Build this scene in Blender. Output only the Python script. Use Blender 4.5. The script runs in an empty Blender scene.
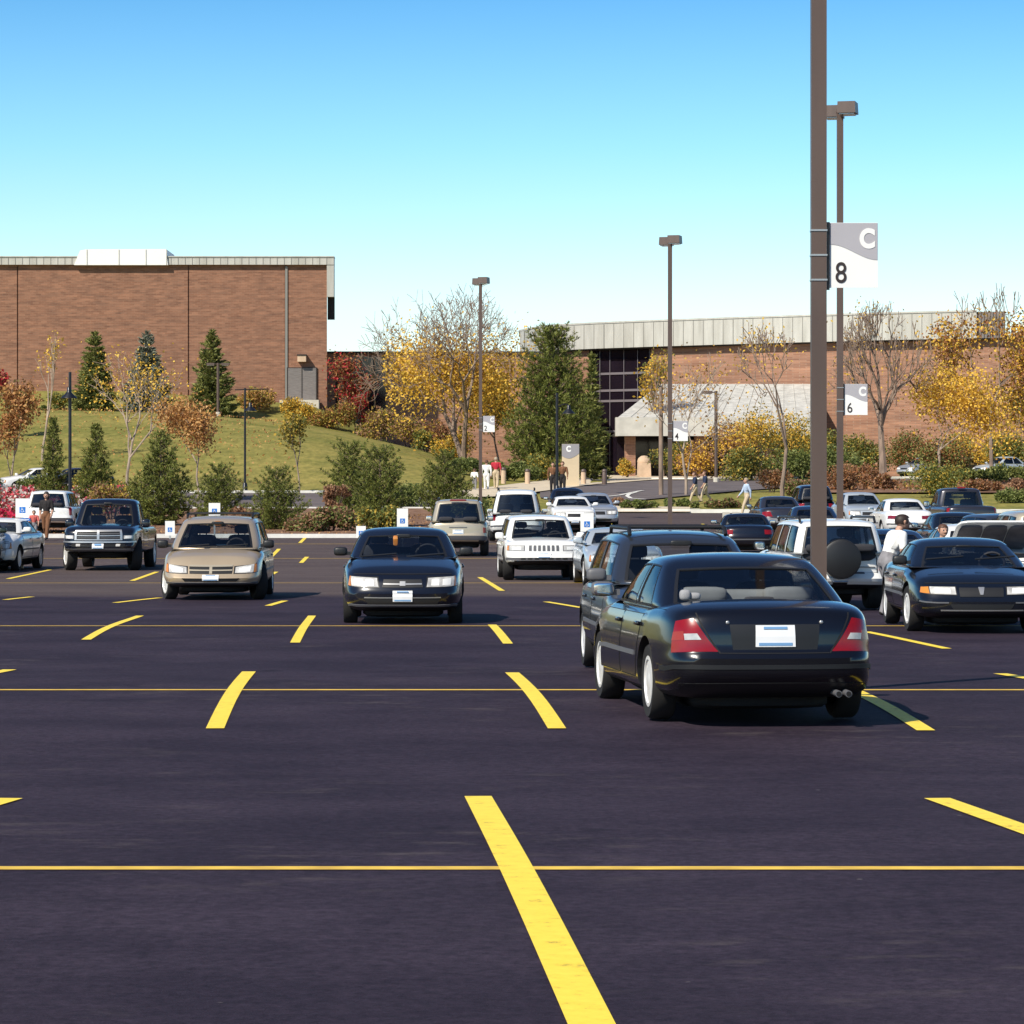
import bpy, bmesh, math, random
import numpy as np
from mathutils import Vector, Matrix
R = math.radians
PI = math.pi
rnd = random.Random(7)
S = bpy.context.scene
C = S.collection
F = 3200.0      # focal length in pixels
CH = 1.8        # camera height
HZ = 500.0      # horizon row

# ------------------------------------------------------------------ materials
def nodes(m):
    m.use_nodes = True
    nt = m.node_tree
    return nt, nt.nodes, nt.links, nt.nodes['Principled BSDF']

def mat(name, col, rough=.6, var=0., scale=3., metal=0., coat=0., spec=None, stretch=None, bump=0., detail=4, col2=None, emit=None):
    m = bpy.data.materials.new(name)
    nt, N, Lk, b = nodes(m)
    b.inputs['Base Color'].default_value = (*col, 1)
    b.inputs['Roughness'].default_value = rough
    b.inputs['Metallic'].default_value = metal
    b.inputs['Coat Weight'].default_value = coat
    b.inputs['Coat Roughness'].default_value = .06
    if spec is not None: b.inputs['Specular IOR Level'].default_value = spec
    if var or col2 or bump:
        tc = N.new('ShaderNodeTexCoord')
        mp = N.new('ShaderNodeMapping')
        if stretch: mp.inputs['Scale'].default_value = stretch
        nz = N.new('ShaderNodeTexNoise'); nz.inputs['Scale'].default_value = scale; nz.inputs['Detail'].default_value = detail
        Lk.new(tc.outputs['Object'], mp.inputs['Vector']); Lk.new(mp.outputs['Vector'], nz.inputs['Vector'])
        cr = N.new('ShaderNodeValToRGB')
        cr.color_ramp.elements[0].position = .3; cr.color_ramp.elements[1].position = .7
        c2 = col2 or tuple(min(1, c*(1+var)) for c in col)
        c1 = col if col2 else tuple(c*(1-var) for c in col)
        cr.color_ramp.elements[0].color = (*c1, 1); cr.color_ramp.elements[1].color = (*c2, 1)
        Lk.new(nz.outputs['Fac'], cr.inputs['Fac']); Lk.new(cr.outputs['Color'], b.inputs['Base Color'])
        if bump:
            bp = N.new('ShaderNodeBump'); bp.inputs['Strength'].default_value = bump; bp.inputs['Distance'].default_value = .02
            Lk.new(nz.outputs['Fac'], bp.inputs['Height']); Lk.new(bp.outputs['Normal'], b.inputs['Normal'])
    return m

def leafmat(name, col, trans=.3):
    m = bpy.data.materials.new(name)
    nt, N, Lk, b = nodes(m)
    b.inputs['Base Color'].default_value = (*col, 1); b.inputs['Roughness'].default_value = .6
    b.inputs['Specular IOR Level'].default_value = .2
    t = N.new('ShaderNodeBsdfTranslucent'); t.inputs['Color'].default_value = (*col, 1)
    mx = N.new('ShaderNodeMixShader'); mx.inputs['Fac'].default_value = trans
    Lk.new(b.outputs[0], mx.inputs[1]); Lk.new(t.outputs[0], mx.inputs[2])
    Lk.new(mx.outputs[0], N['Material Output'].inputs['Surface'])
    return m

def glassmat(name, tint, refl=.06):
    m = bpy.data.materials.new(name)
    m.use_nodes = True
    nt = m.node_tree; N = nt.nodes; Lk = nt.links
    N.remove(N['Principled BSDF'])
    t = N.new('ShaderNodeBsdfTransparent'); t.inputs['Color'].default_value = (*tint, 1)
    g = N.new('ShaderNodeBsdfGlossy'); g.inputs['Roughness'].default_value = .03
    lw = N.new('ShaderNodeFresnel'); lw.inputs['IOR'].default_value = 1.5
    mm = N.new('ShaderNodeMath'); mm.operation = 'MULTIPLY_ADD'; mm.inputs[1].default_value = .9; mm.inputs[2].default_value = refl
    mx = N.new('ShaderNodeMixShader')
    Lk.new(lw.outputs[0], mm.inputs[0]); Lk.new(mm.outputs[0], mx.inputs['Fac'])
    Lk.new(t.outputs[0], mx.inputs[1]); Lk.new(g.outputs[0], mx.inputs[2])
    Lk.new(mx.outputs[0], N['Material Output'].inputs['Surface'])
    return m

def paint(name, col, rough=.25, metal=.3):
    return mat(name, col, rough, metal=metal, coat=.7, var=.06, scale=1.2)

def brickmat(name, c1, c2, mortar, bw=.42, bh=.13):
    m = bpy.data.materials.new(name)
    nt, N, Lk, b = nodes(m)
    tc = N.new('ShaderNodeTexCoord'); sp = N.new('ShaderNodeSeparateXYZ'); cb = N.new('ShaderNodeCombineXYZ')
    Lk.new(tc.outputs['Object'], sp.inputs[0])
    ad = N.new('ShaderNodeMath'); ad.operation = 'ADD'
    Lk.new(sp.outputs['X'], ad.inputs[0]); Lk.new(sp.outputs['Y'], ad.inputs[1])
    Lk.new(ad.outputs[0], cb.inputs['X']); Lk.new(sp.outputs['Z'], cb.inputs['Y'])
    br = N.new('ShaderNodeTexBrick'); br.inputs['Scale'].default_value = 1
    br.inputs['Brick Width'].default_value = bw; br.inputs['Row Height'].default_value = bh
    br.inputs['Mortar Size'].default_value = .012; br.inputs['Bias'].default_value = 0
    br.inputs['Color1'].default_value = (*c1, 1); br.inputs['Color2'].default_value = (*c2, 1); br.inputs['Mortar'].default_value = (*mortar, 1)
    Lk.new(cb.outputs[0], br.inputs['Vector'])
    mp = N.new('ShaderNodeMapping'); mp.inputs['Scale'].default_value = (.35, 2.2, 1)
    Lk.new(cb.outputs[0], mp.inputs[0])
    nz = N.new('ShaderNodeTexNoise'); nz.inputs['Scale'].default_value = 1.6; nz.inputs['Detail'].default_value = 6
    nz.inputs['Roughness'].default_value = .75
    Lk.new(mp.outputs[0], nz.inputs['Vector'])
    cr = N.new('ShaderNodeValToRGB')
    cr.color_ramp.elements[0].position = .3; cr.color_ramp.elements[0].color = (.62, .62, .64, 1)
    cr.color_ramp.elements[1].position = .72; cr.color_ramp.elements[1].color = (1.45, 1.36, 1.25, 1)
    Lk.new(nz.outputs['Fac'], cr.inputs['Fac'])
    mx = N.new('ShaderNodeMix'); mx.data_type = 'RGBA'; mx.blend_type = 'MULTIPLY'; mx.inputs[0].default_value = 1
    Lk.new(br.outputs['Color'], mx.inputs[6]); Lk.new(cr.outputs['Color'], mx.inputs[7])
    Lk.new(mx.outputs[2], b.inputs['Base Color'])
    b.inputs['Roughness'].default_value = .85
    return m

M = {}
def asphalt():
    m = bpy.data.materials.new('asphalt')
    nt, N, Lk, b = nodes(m)
    tc = N.new('ShaderNodeTexCoord')
    def noise(scale, sx=1, sy=1, det=5, rough=.6):
        mp = N.new('ShaderNodeMapping'); mp.inputs['Scale'].default_value = (sx, sy, 1)
        Lk.new(tc.outputs['Object'], mp.inputs[0])
        n = N.new('ShaderNodeTexNoise'); n.inputs['Scale'].default_value = scale; n.inputs['Detail'].default_value = det; n.inputs['Roughness'].default_value = rough
        Lk.new(mp.outputs[0], n.inputs['Vector']); return n
    def ramp(src, p0, c0, p1, c1):
        r = N.new('ShaderNodeValToRGB'); e = r.color_ramp.elements
        e[0].position = p0; e[0].color = (*c0, 1); e[1].position = p1; e[1].color = (*c1, 1)
        Lk.new(src, r.inputs[0]); return r
    def mix(mode, fac, a, bb):
        x = N.new('ShaderNodeMix'); x.data_type = 'RGBA'; x.blend_type = mode
        if isinstance(fac, float): x.inputs[0].default_value = fac
        else: Lk.new(fac, x.inputs[0])
        Lk.new(a, x.inputs[6])
        if isinstance(bb, tuple): x.inputs[7].default_value = (*bb, 1)
        else: Lk.new(bb, x.inputs[7])
        return x.outputs[2]
    big = ramp(noise(.45, .8, 1.1, 9, .70).outputs['Fac'], .40, (.0235, .0165, .0265), .66, (.0400, .0290, .0430))
    grain = ramp(noise(14, 1, 1, 8, .9).outputs['Fac'], .38, (.55, .55, .56), .62, (1.5, 1.47, 1.46))
    c = mix('MULTIPLY', 1., big.outputs[0], grain.outputs[0])
    # worn, dusty tyre tracks: thin streaks across the aisle
    st = ramp(noise(1.7, .8, 1.7, 9, .74).outputs['Fac'], .53, (0, 0, 0), .70, (.85, .85, .85))
    st2 = ramp(noise(.23, 1, 1, 3).outputs['Fac'], .49, (0, 0, 0), .58, (1, 1, 1))
    sm = N.new('ShaderNodeMath'); sm.operation = 'MULTIPLY'
    Lk.new(st.outputs[0], sm.inputs[0]); Lk.new(st2.outputs[0], sm.inputs[1])
    c = mix('MIX', sm.outputs[0], c, (.085, .068, .068))
    # oil drips
    oi = ramp(noise(.9, 1, 1, 2).outputs['Fac'], .70, (0, 0, 0), .76, (.6, .6, .6))
    c = mix('MIX', oi.outputs[0], c, (.008, .006, .009))
    sp = N.new('ShaderNodeTexVoronoi'); sp.inputs['Scale'].default_value = 1.3
    Lk.new(tc.outputs['Object'], sp.inputs['Vector'])
    dot = ramp(sp.outputs['Distance'], .012, (.5, .5, .5), .022, (0, 0, 0))
    c = mix('MIX', dot.outputs[0], c, (.25, .22, .2))
    # older, paler asphalt away from the fresh sealing near the camera
    xyz = N.new('ShaderNodeSeparateXYZ'); Lk.new(tc.outputs['Object'], xyz.inputs[0])
    wob = noise(.2, .4, 1, 3)
    ad = N.new('ShaderNodeMath'); ad.operation = 'MULTIPLY_ADD'; ad.inputs[1].default_value = 6
    Lk.new(wob.outputs['Fac'], ad.inputs[0]); Lk.new(xyz.outputs['Y'], ad.inputs[2])
    mr = N.new('ShaderNodeMapRange'); mr.inputs[1].default_value = 61; mr.inputs[2].default_value = 64.5
    Lk.new(ad.outputs[0], mr.inputs[0])
    c = mix('MIX', mr.outputs[0], c, mix('MULTIPLY', 1., ramp(noise(.5, .6, 1.5, 5).outputs['Fac'], .3, (.070, .052, .050), .7, (.105, .080, .074)).outputs[0], grain.outputs[0]))
    Lk.new(c, b.inputs['Base Color'])
    b.inputs['Roughness'].default_value = .78
    b.inputs['Specular IOR Level'].default_value = .12
    bp = N.new('ShaderNodeBump'); bp.inputs['Strength'].default_value = .5; bp.inputs['Distance'].default_value = .006
    Lk.new(noise(90, 1, 1, 2).outputs['Fac'], bp.inputs['Height']); Lk.new(bp.outputs[0], b.inputs['Normal'])
    return m
M['asphalt'] = asphalt()
M['road'] = mat('road asphalt', (.10, .08, .078), .85, col2=(.15, .122, .115), scale=.6)
M['concrete'] = mat('concrete', (.52, .48, .40), .85, var=.18, scale=1.5)
M['walkway'] = mat('walkway concrete', (.60, .50, .36), .85, var=.12, scale=1.2)
M['kerb'] = mat('kerb concrete', (.66, .64, .60), .8, var=.12, scale=2)
def yellowmat():
    m = bpy.data.materials.new('yellow line paint')
    nt, N, Lk, b = nodes(m)
    tc = N.new('ShaderNodeTexCoord')
    n = N.new('ShaderNodeTexNoise'); n.inputs['Scale'].default_value = 9; n.inputs['Detail'].default_value = 8; n.inputs['Roughness'].default_value = .75
    Lk.new(tc.outputs['Object'], n.inputs['Vector'])
    r = N.new('ShaderNodeValToRGB'); e = r.color_ramp.elements
    e[0].position = .30; e[0].color = (.28, .17, .03, 1); e[1].position = .42; e[1].color = (.93, .66, .045, 1)
    e2 = e.new(.7); e2.color = (.97, .75, .07, 1)
    Lk.new(n.outputs['Fac'], r.inputs[0]); Lk.new(r.outputs[0], b.inputs['Base Color'])
    b.inputs['Roughness'].default_value = .6
    return m
M['yellow'] = yellowmat()
M['thinyellow'] = mat('worn yellow paint', (.60, .37, .05), .7, col2=(.85, .56, .07), scale=6)
M['whiteline'] = mat('white line paint', (.7, .68, .62), .7, var=.1, scale=4)
def grassmat():
    m = bpy.data.materials.new('lawn grass')
    nt, N, Lk, b = nodes(m)
    tc = N.new('ShaderNodeTexCoord')
    def noise(s, sc, det):
        mp = N.new('ShaderNodeMapping'); mp.inputs['Scale'].default_value = sc
        Lk.new(tc.outputs['Object'], mp.inputs[0])
        n = N.new('ShaderNodeTexNoise'); n.inputs['Scale'].default_value = s; n.inputs['Detail'].default_value = det; n.inputs['Roughness'].default_value = .7
        Lk.new(mp.outputs[0], n.inputs['Vector']); return n
    r = N.new('ShaderNodeValToRGB'); e = r.color_ramp.elements
    e[0].position = .32; e[0].color = (.150, .162, .040, 1); e[1].position = .68; e[1].color = (.335, .27, .085, 1)
    Lk.new(noise(.12, (.5, 1.3, 1), 8).outputs['Fac'], r.inputs[0])
    r2 = N.new('ShaderNodeValToRGB'); f = r2.color_ramp.elements
    f[0].position = .3; f[0].color = (.6, .65, .6, 1); f[1].position = .7; f[1].color = (1.3, 1.25, 1.2, 1)
    Lk.new(noise(2.2, (1, .35, 1), 5).outputs['Fac'], r2.inputs[0])
    x = N.new('ShaderNodeMix'); x.data_type = 'RGBA'; x.blend_type = 'MULTIPLY'; x.inputs[0].default_value = 1
    Lk.new(r.outputs[0], x.inputs[6]); Lk.new(r2.outputs[0], x.inputs[7]); Lk.new(x.outputs[2], b.inputs['Base Color'])
    b.inputs['Roughness'].default_value = .9; b.inputs['Specular IOR Level'].default_value = .1
    return m
M['grass'] = grassmat()
M['mulch'] = mat('bark mulch', (.13, .07, .045), .95, col2=(.30, .18, .12), scale=2.5, detail=8, spec=.1)
M['brick'] = brickmat('brown brick', (.190, .086, .052), (.270, .134, .084), (.25, .155, .105))
M['brickR'] = brickmat('light brown brick', (.245, .120, .076), (.345, .182, .118), (.31, .205, .15))
M['metalpanel'] = mat('grey metal panel', (.40, .385, .34), .5, col2=(.53, .515, .465), scale=.8, metal=.1, stretch=(2.5, 2.5, .4))
M['seam'] = mat('panel seam', (.22, .21, .19), .6)
M['whitewall'] = mat('white sheet wall', (.8, .8, .78), .5, var=.03, scale=.4)
M['bronze'] = mat('bronze pole paint', (.100, .068, .055), .45, var=.15, scale=3, stretch=(1, 1, .15))
M['black'] = mat('black paint', (.012, .012, .014), .4)
M['iron'] = mat('black iron', (.010, .011, .016), .35, var=.2, scale=4)
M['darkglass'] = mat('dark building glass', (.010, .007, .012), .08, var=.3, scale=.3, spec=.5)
M['mullion'] = mat('grey mullion', (.16, .14, .15), .5)
M['canopy'] = mat('pale canopy roofing', (.40, .385, .35), .75, col2=(.62, .60, .545), scale=1.8, detail=10)
M['canopyedge'] = mat('canopy fascia', (.50, .48, .43), .7, var=.15, scale=1.5)
M['louver'] = mat('grey louver', (.17, .15, .14), .6, var=.2, scale=3, stretch=(1, 1, 8))
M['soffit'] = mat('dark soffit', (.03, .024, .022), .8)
M['signwhite'] = mat('white sign face', (.82, .81, .78), .5, var=.02, scale=3)
M['signgrey'] = mat('grey sign field', (.40, .385, .41), .5, var=.02, scale=3)
M['signdark'] = mat('dark brown numeral', (.030, .020, .018), .5)
M['signblue'] = mat('blue sign ink', (.01, .16, .55), .5)
M['steel'] = mat('steel band', (.55, .54, .52), .35, metal=.8)
M['pylon'] = mat('tan pylon', (.56, .45, .30), .7, var=.06, scale=1)
M['pylongrey'] = mat('grey pylon field', (.27, .26, .28), .6)
M['stone'] = mat('tan stone', (.56, .40, .27), .8, var=.15, scale=2)
M['bark'] = mat('grey bark', (.23, .165, .125), .9, var=.35, scale=4, stretch=(1, 1, .3))
M['palebark'] = mat('pale bark', (.34, .26, .20), .9, var=.3, scale=4, stretch=(1, 1, .3))
M['darkbark'] = mat('dark twig bark', (.11, .075, .06), .9, var=.3, scale=4)
# leaves
LV = {
 'spruce': [leafmat('spruce needle', (.20, .21, .058), .15), leafmat('spruce needle pale', (.31, .315, .10), .15), leafmat('spruce needle dark', (.05, .066, .022), .15)],
 'bluespruce': [leafmat('blue spruce needle', (.22, .235, .17), .15), leafmat('blue spruce pale', (.34, .345, .27), .15), leafmat('blue spruce dark', (.05, .062, .045), .15)],
 'pine': [leafmat('pine needle', (.16, .185, .040), .2), leafmat('pine needle pale', (.27, .28, .072), .2), leafmat('pine needle dark', (.05, .065, .02), .2)],
 'yellow': [leafmat('gold leaf', (.76, .46, .06)), leafmat('gold leaf pale', (.84, .57, .11)), leafmat('gold leaf brown', (.52, .29, .045))],
 'orange': [leafmat('orange leaf', (.50, .26, .085)), leafmat('orange leaf pale', (.60, .36, .15)), leafmat('orange leaf brown', (.32, .15, .06))],
 'rust': [leafmat('rust leaf', (.32, .13, .05)), leafmat('rust leaf pale', (.42, .21, .09)), leafmat('rust leaf green', (.18, .14, .045))],
 'red': [leafmat('red leaf', (.42, .018, .03)), leafmat('red leaf pale', (.50, .05, .06)), leafmat('red leaf dark', (.20, .03, .03))],
 'mixed': [leafmat('olive leaf', (.33, .26, .055)), leafmat('olive gold leaf', (.56, .38, .065)), leafmat('olive green leaf', (.15, .16, .045))],
 'green': [leafmat('shrub leaf', (.16, .19, .05)), leafmat('shrub leaf pale', (.26, .28, .095)), leafmat('shrub leaf dark', (.085, .11, .033))],
 'brown': [leafmat('brown leaf', (.32, .17, .095)), leafmat('brown leaf pale', (.42, .25, .15)), leafmat('brown leaf dark', (.18, .095, .055))],
 'flowers': [leafmat('pink petal', (.62, .10, .12)), leafmat('white petal', (.72, .62, .55)), leafmat('bed leaf', (.09, .08, .03))],
 'redflowers': [leafmat('crimson petal', (.55, .015, .06)), leafmat('crimson petal pale', (.6, .08, .12)), leafmat('crimson bed leaf', (.10, .07, .03))],
}
# cars
M['tyre'] = mat('tyre rubber', (.012, .011, .011), .85)
M['rim'] = mat('alloy rim', (.78, .77, .75), .38, metal=.25)
M['rimdark'] = mat('rim gap', (.03, .03, .03), .6)
M['glass'] = glassmat('car glass', (.80, .84, .85), .04)
M['glassdark'] = glassmat('tinted car glass', (.16, .18, .20), .05)
M['trim'] = mat('black car trim', (.012, .012, .013), .45)
M['gap'] = mat('panel gap', (.004, .004, .005), .8)
M['greytrim'] = mat('grey car trim', (.11, .11, .12), .5)
M['chrome'] = mat('chrome', (.75, .75, .76), .12, metal=1)
M['redlens'] = mat('red lamp lens', (.24, .002, .003), .2, coat=.3, var=.12, scale=9)
M['darkred'] = mat('dark red lamp lens', (.20, .006, .012), .15, coat=1)
M['clearlens'] = mat('clear lamp lens', (.66, .64, .60), .12, coat=1, col2=(.34, .33, .32), scale=9)
M['reflector'] = mat('lamp reflector', (.82, .81, .78), .25, coat=.6)
M['amber'] = mat('amber lamp lens', (.62, .22, .03), .2, coat=1)
M['plate'] = mat('licence plate', (.78, .79, .80), .4)
M['plateblue'] = mat('plate blue print', (.16, .32, .55), .4)
M['cabin'] = mat('dark cabin trim', (.022, .022, .028), .8)
M['liner'] = mat('grey roof lining', (.10, .10, .105), .9)
M['seatdark'] = mat('dark seat cloth', (.030, .030, .036), .9)
M['seatgrey'] = mat('grey seat cloth', (.30, .30, .31), .9, var=.1, scale=6)
M['bag'] = mat('insulation felt', (.075, .07, .08), .9, col2=(.14, .13, .14), scale=5)

# ------------------------------------------------------------------ object helpers
def link(o):
    C.objects.link(o); return o
def tag(o, label=None, cat=None, group=None, kind=None):
    if label: o['label'] = label
    if cat: o['category'] = cat
    if group: o['group'] = group
    if kind: o['kind'] = kind
    return o
def empty(name, loc, rz=0, **k):
    o = link(bpy.data.objects.new(name, None)); o.location = loc; o.rotation_euler = (0, 0, rz); o.empty_display_size = .2
    return tag(o, **k)
def copy_tree(o, parent=None):
    c = o.copy(); link(c)
    if parent:
        c.parent = parent; c.matrix_parent_inverse = o.matrix_parent_inverse
    for ch in o.children: copy_tree(ch, c)
    return c
class MB:
    def __init__(s): s.v = []; s.f = []; s.m = []
    def add(s, vs, fs, mi=0):
        n = len(s.v); s.v.extend([tuple(map(float, p)) for p in vs]); s.f.extend([tuple(n+i for i in f) for f in fs]); s.m.extend([mi]*len(fs))
    def box(s, c, d, mi=0, rz=0, taper=1.0):
        x, y, z = d[0]/2, d[1]/2, d[2]/2
        vs = []
        for k in (-1, 1):
            t = taper if k > 0 else 1
            for a, b in ((-1, -1), (1, -1), (1, 1), (-1, 1)):
                px, py = a*x*t, b*y*t
                vs.append((c[0]+px*math.cos(rz)-py*math.sin(rz), c[1]+px*math.sin(rz)+py*math.cos(rz), c[2]+k*z))
        s.add(vs, [(3, 2, 1, 0), (4, 5, 6, 7), (0, 1, 5, 4), (1, 2, 6, 5), (2, 3, 7, 6), (3, 0, 4, 7)], mi)
    def tube(s, pts, rad, n=6, mi=0, caps=True):
        pts = [Vector(p) for p in pts]
        if not hasattr(rad, '__len__'): rad = [rad]*len(pts)
        rings = []
        for i, p in enumerate(pts):
            d = (pts[min(i+1, len(pts)-1)]-pts[max(i-1, 0)])
            if d.length < 1e-9: d = Vector((0, 0, 1))
            d.normalize()
            u = d.orthogonal().normalized() if abs(d.z) < .9 else Vector((1, 0, 0))
            u = (u - d*u.dot(d)).normalized(); w = d.cross(u)
            rings.append([p+(u*math.cos(2*PI*k/n)+w*math.sin(2*PI*k/n))*rad[i] for k in range(n)])
        vs = [q for r in rings for q in r]; fs = []
        for i in range(len(pts)-1):
            for k in range(n): fs.append((i*n+k, i*n+(k+1) % n, (i+1)*n+(k+1) % n, (i+1)*n+k))
        if caps:
            fs.append(tuple(reversed(range(n)))); fs.append(tuple((len(pts)-1)*n+k for k in range(n)))
        s.add(vs, fs, mi)
    def lathe(s, prof, n=24, mi=0, axis='z', c=(0, 0, 0), close=False):
        vs = []; fs = []
        for (r, h) in prof:
            for k in range(n):
                a = 2*PI*k/n
                if axis == 'z': vs.append((c[0]+r*math.cos(a), c[1]+r*math.sin(a), c[2]+h))
                else: vs.append((c[0]+r*math.cos(a), c[1]+h, c[2]+r*math.sin(a)))
        L = len(prof)
        for i in range(L-1 + (1 if close else 0)):
            j = (i+1) % L
            for k in range(n): fs.append((i*n+k, i*n+(k+1) % n, j*n+(k+1) % n, j*n+k))
        s.add(vs, fs, mi)
    def rbox(s, c, d, n=5, mi=0, N=6):
        V, Fc = cube_grid(np.linspace(-1, 1, N), np.linspace(-1, 1, N), np.linspace(-1, 1, N))
        q = V/((np.abs(V)**n).sum(1)**(1/n))[:, None]
        s.add(q*np.array(d)/2+np.array(c), [f for f, _, _ in Fc], mi)
    def poly_prism(s, pts, h0, h1, fn, mi=0):
        """closed polygon pts (u,v); fn(u,v,h)->xyz"""
        n = len(pts)
        vs = [fn(u, v, h0) for u, v in pts]+[fn(u, v, h1) for u, v in pts]
        fs = [tuple(reversed(range(n))), tuple(range(n, 2*n))]+[(i, (i+1) % n, n+(i+1) % n, n+i) for i in range(n)]
        s.add(vs, fs, mi)
    def build(s, name, mats, parent=None, smooth=False, fix=False):
        me = bpy.data.meshes.new(name)
        me.from_pydata(s.v, [], s.f)
        if not isinstance(mats, (list, tuple)): mats = [mats]
        for m in mats: me.materials.append(m)
        if any(s.m): me.polygons.foreach_set('material_index', s.m)
        if fix:
            bm = bmesh.new(); bm.from_mesh(me); bmesh.ops.recalc_face_normals(bm, faces=bm.faces); bm.to_mesh(me); bm.free()
        if smooth:
            me.polygons.foreach_set('use_smooth', [True]*len(me.polygons))
            me.set_sharp_from_angle(angle=R(smooth if smooth is not True else 40))
        me.update()
        o = link(bpy.data.objects.new(name, me))
        if parent: o.parent = parent
        return o
def cube_grid(A, B, Cc):
    idx = {}; V = []; Fs = []
    def vid(p):
        k = (round(p[0], 5), round(p[1], 5), round(p[2], 5))
        if k not in idx: idx[k] = len(V); V.append(p)
        return idx[k]
    def face(ax, sg, U, W):
        for i in range(len(U)-1):
            for j in range(len(W)-1):
                q = []
                for u, w in ((U[i], W[j]), (U[i+1], W[j]), (U[i+1], W[j+1]), (U[i], W[j+1])):
                    p = {0: (sg, u, w), 1: (u, sg, w), 2: (u, w, sg)}[ax]
                    q.append(vid(p))
                if (sg > 0) == (ax == 1): q.reverse()
                Fs.append((tuple(q), (ax, sg), ((U[i]+U[i+1])/2, (W[j]+W[j+1])/2)))
    for sg in (-1, 1):
        face(0, sg, B, Cc); face(1, sg, A, Cc); face(2, sg, A, B)
    return np.array(V, float), Fs

# ------------------------------------------------------------------ terrain
def ip(x, pts):
    return float(np.interp(x, [p[0] for p in pts], [p[1] for p in pts]))
def sst(t):
    t = min(1, max(0, t)); return t*t*(3-2*t)
BASE = [(-60, 0), (84, 0), (100, .2), (115, .45), (155, 1.17), (175, 2.24), (200, 3.0), (240, 3.6), (300, 4), (2000, 4)]
HILL = [(-400, 4.9), (110, 4.8), (240, 4.3), (316, 3.6), (349, 3.15), (382, 2.6), (433, 1.8), (468, 1.05), (500, .4), (530, 0), (2000, 0)]
def H(x, y):
    z = ip(y, BASE)
    if y < 70: z += .02*math.cos(2*PI*(y-29.5)/14.5)*(1-sst((y-50)/20))
    if y > 150:
        px = 512+x/y*F
        z += ip(px, HILL)*math.sin(min(1, max(0, (y-177)/54))*PI/2)**1.2
        z += 1.7*sst((y-233)/10)*(1-sst((px-325)/70))
    return z
def P(px, py, d):
    return Vector(((px-512)/F*d, d, CH+(HZ-py)/F*d))
def G(px, d):
    x = (px-512)/F*d
    return Vector((x, d, H(x, d)))
def hit(px, py):
    lo = 8.
    while lo < 400:
        p = P(px, py, lo)
        if p.z <= H(p.x, p.y): break
        lo += .25
    a, b = lo-.25, lo
    for _ in range(20):
        m = (a+b)/2; p = P(px, py, m)
        if p.z <= H(p.x, p.y): b = m
        else: a = m
    return G(px, b)
def sheet(name, low, up, dz, m, nx=30, ny=6, label=None, **k):
    """ground sheet between two polylines given where they are seen on the terrain: (px,py)"""
    b = MB()
    def samp(pl, t):
        px = pl[0][0]+(pl[-1][0]-pl[0][0])*t
        return hit(px, ip(px, pl))
    vs = []
    for i in range(nx+1):
        a, c = samp(low, i/nx), samp(up, i/nx)
        for j in range(ny+1):
            p = a.lerp(c, j/ny); vs.append((p.x, p.y, H(p.x, p.y)+dz))
    fs = [(i*(ny+1)+j, (i+1)*(ny+1)+j, (i+1)*(ny+1)+j+1, i*(ny+1)+j+1) for i in range(nx) for j in range(ny)]
    b.add(vs, fs)
    o = b.build(name, m, smooth=True)
    return tag(o, label, kind='structure', **k)
def ridge(pts, w, h, mb, n=2):
    """kerb: extruded profile along world points"""
    pts = [Vector(p) for p in pts]; fine = []
    for a, c in zip(pts[:-1], pts[1:]):
        k = max(1, int((c-a).length/2.5))
        fine += [a.lerp(c, i/k) for i in range(k)]
    fine.append(pts[-1])
    vs = []
    for i, p in enumerate(fine):
        d = fine[min(i+1, len(fine)-1)]-fine[max(i-1, 0)]; d.z = 0; d.normalize(); nrm = Vector((-d.y, d.x, 0))
        for off, z in ((-w/2, -.1), (-w/2+.015, h), (w/2, h), (w/2, -.1)):
            q = p+nrm*off; vs.append((q.x, q.y, H(p.x, p.y)+z))
    fs = []
    for i in range(len(fine)-1):
        for k in range(3): fs.append((i*4+k, i*4+k+1, (i+1)*4+k+1, (i+1)*4+k))
    mb.add(vs, fs)
# ------------------------------------------------------------------ camera, light, sky
cam = bpy.data.cameras.new('camera'); co = link(bpy.data.objects.new('camera', cam))
co.location = (0, 0, CH); co.rotation_euler = (R(90), 0, 0)
cam.sensor_width = 36; cam.lens = 36*F/1024; cam.shift_y = (HZ-512)/1024; cam.clip_end = 6000; cam.clip_start = .5
S.camera = co
SUN_EL, SUN_AZ = R(42), R(220)
w = bpy.data.worlds.new('World'); S.world = w; w.use_nodes = True
nt = w.node_tree; N = nt.nodes; Lk = nt.links
sky = N.new('ShaderNodeTexSky'); sky.sky_type = 'NISHITA'; sky.sun_disc = False
sky.sun_elevation = SUN_EL; sky.sun_rotation = SUN_AZ; sky.air_density = 1.0; sky.dust_density = .6; sky.ozone_density = 1.6
tc = N.new('ShaderNodeTexCoord'); sx = N.new('ShaderNodeSeparateXYZ'); Lk.new(tc.outputs['Generated'], sx.inputs[0])
cr = N.new('ShaderNodeValToRGB'); e = cr.color_ramp.elements
e[0].position = .0; e[0].color = (1.62, 1.60, 1.68, 1)
e[1].position = .165; e[1].color = (.40, .93, 1.36, 1)
for p_, c_ in ((.06, (1.50, 1.68, 1.78, 1)), (.11, (.86, 1.38, 1.62, 1))):
    q = e.new(p_); q.color = c_
q = e.new(.3); q.color = (.45, .66, .92, 1); q = e.new(.6); q.color = (.5, .66, .88, 1)
Lk.new(sx.outputs['Z'], cr.inputs[0])
mx = N.new('ShaderNodeMix'); mx.data_type = 'RGBA'; mx.blend_type = 'MULTIPLY'; mx.inputs[0].default_value = 1
Lk.new(sky.outputs[0], mx.inputs[6]); Lk.new(cr.outputs[0], mx.inputs[7])
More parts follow.
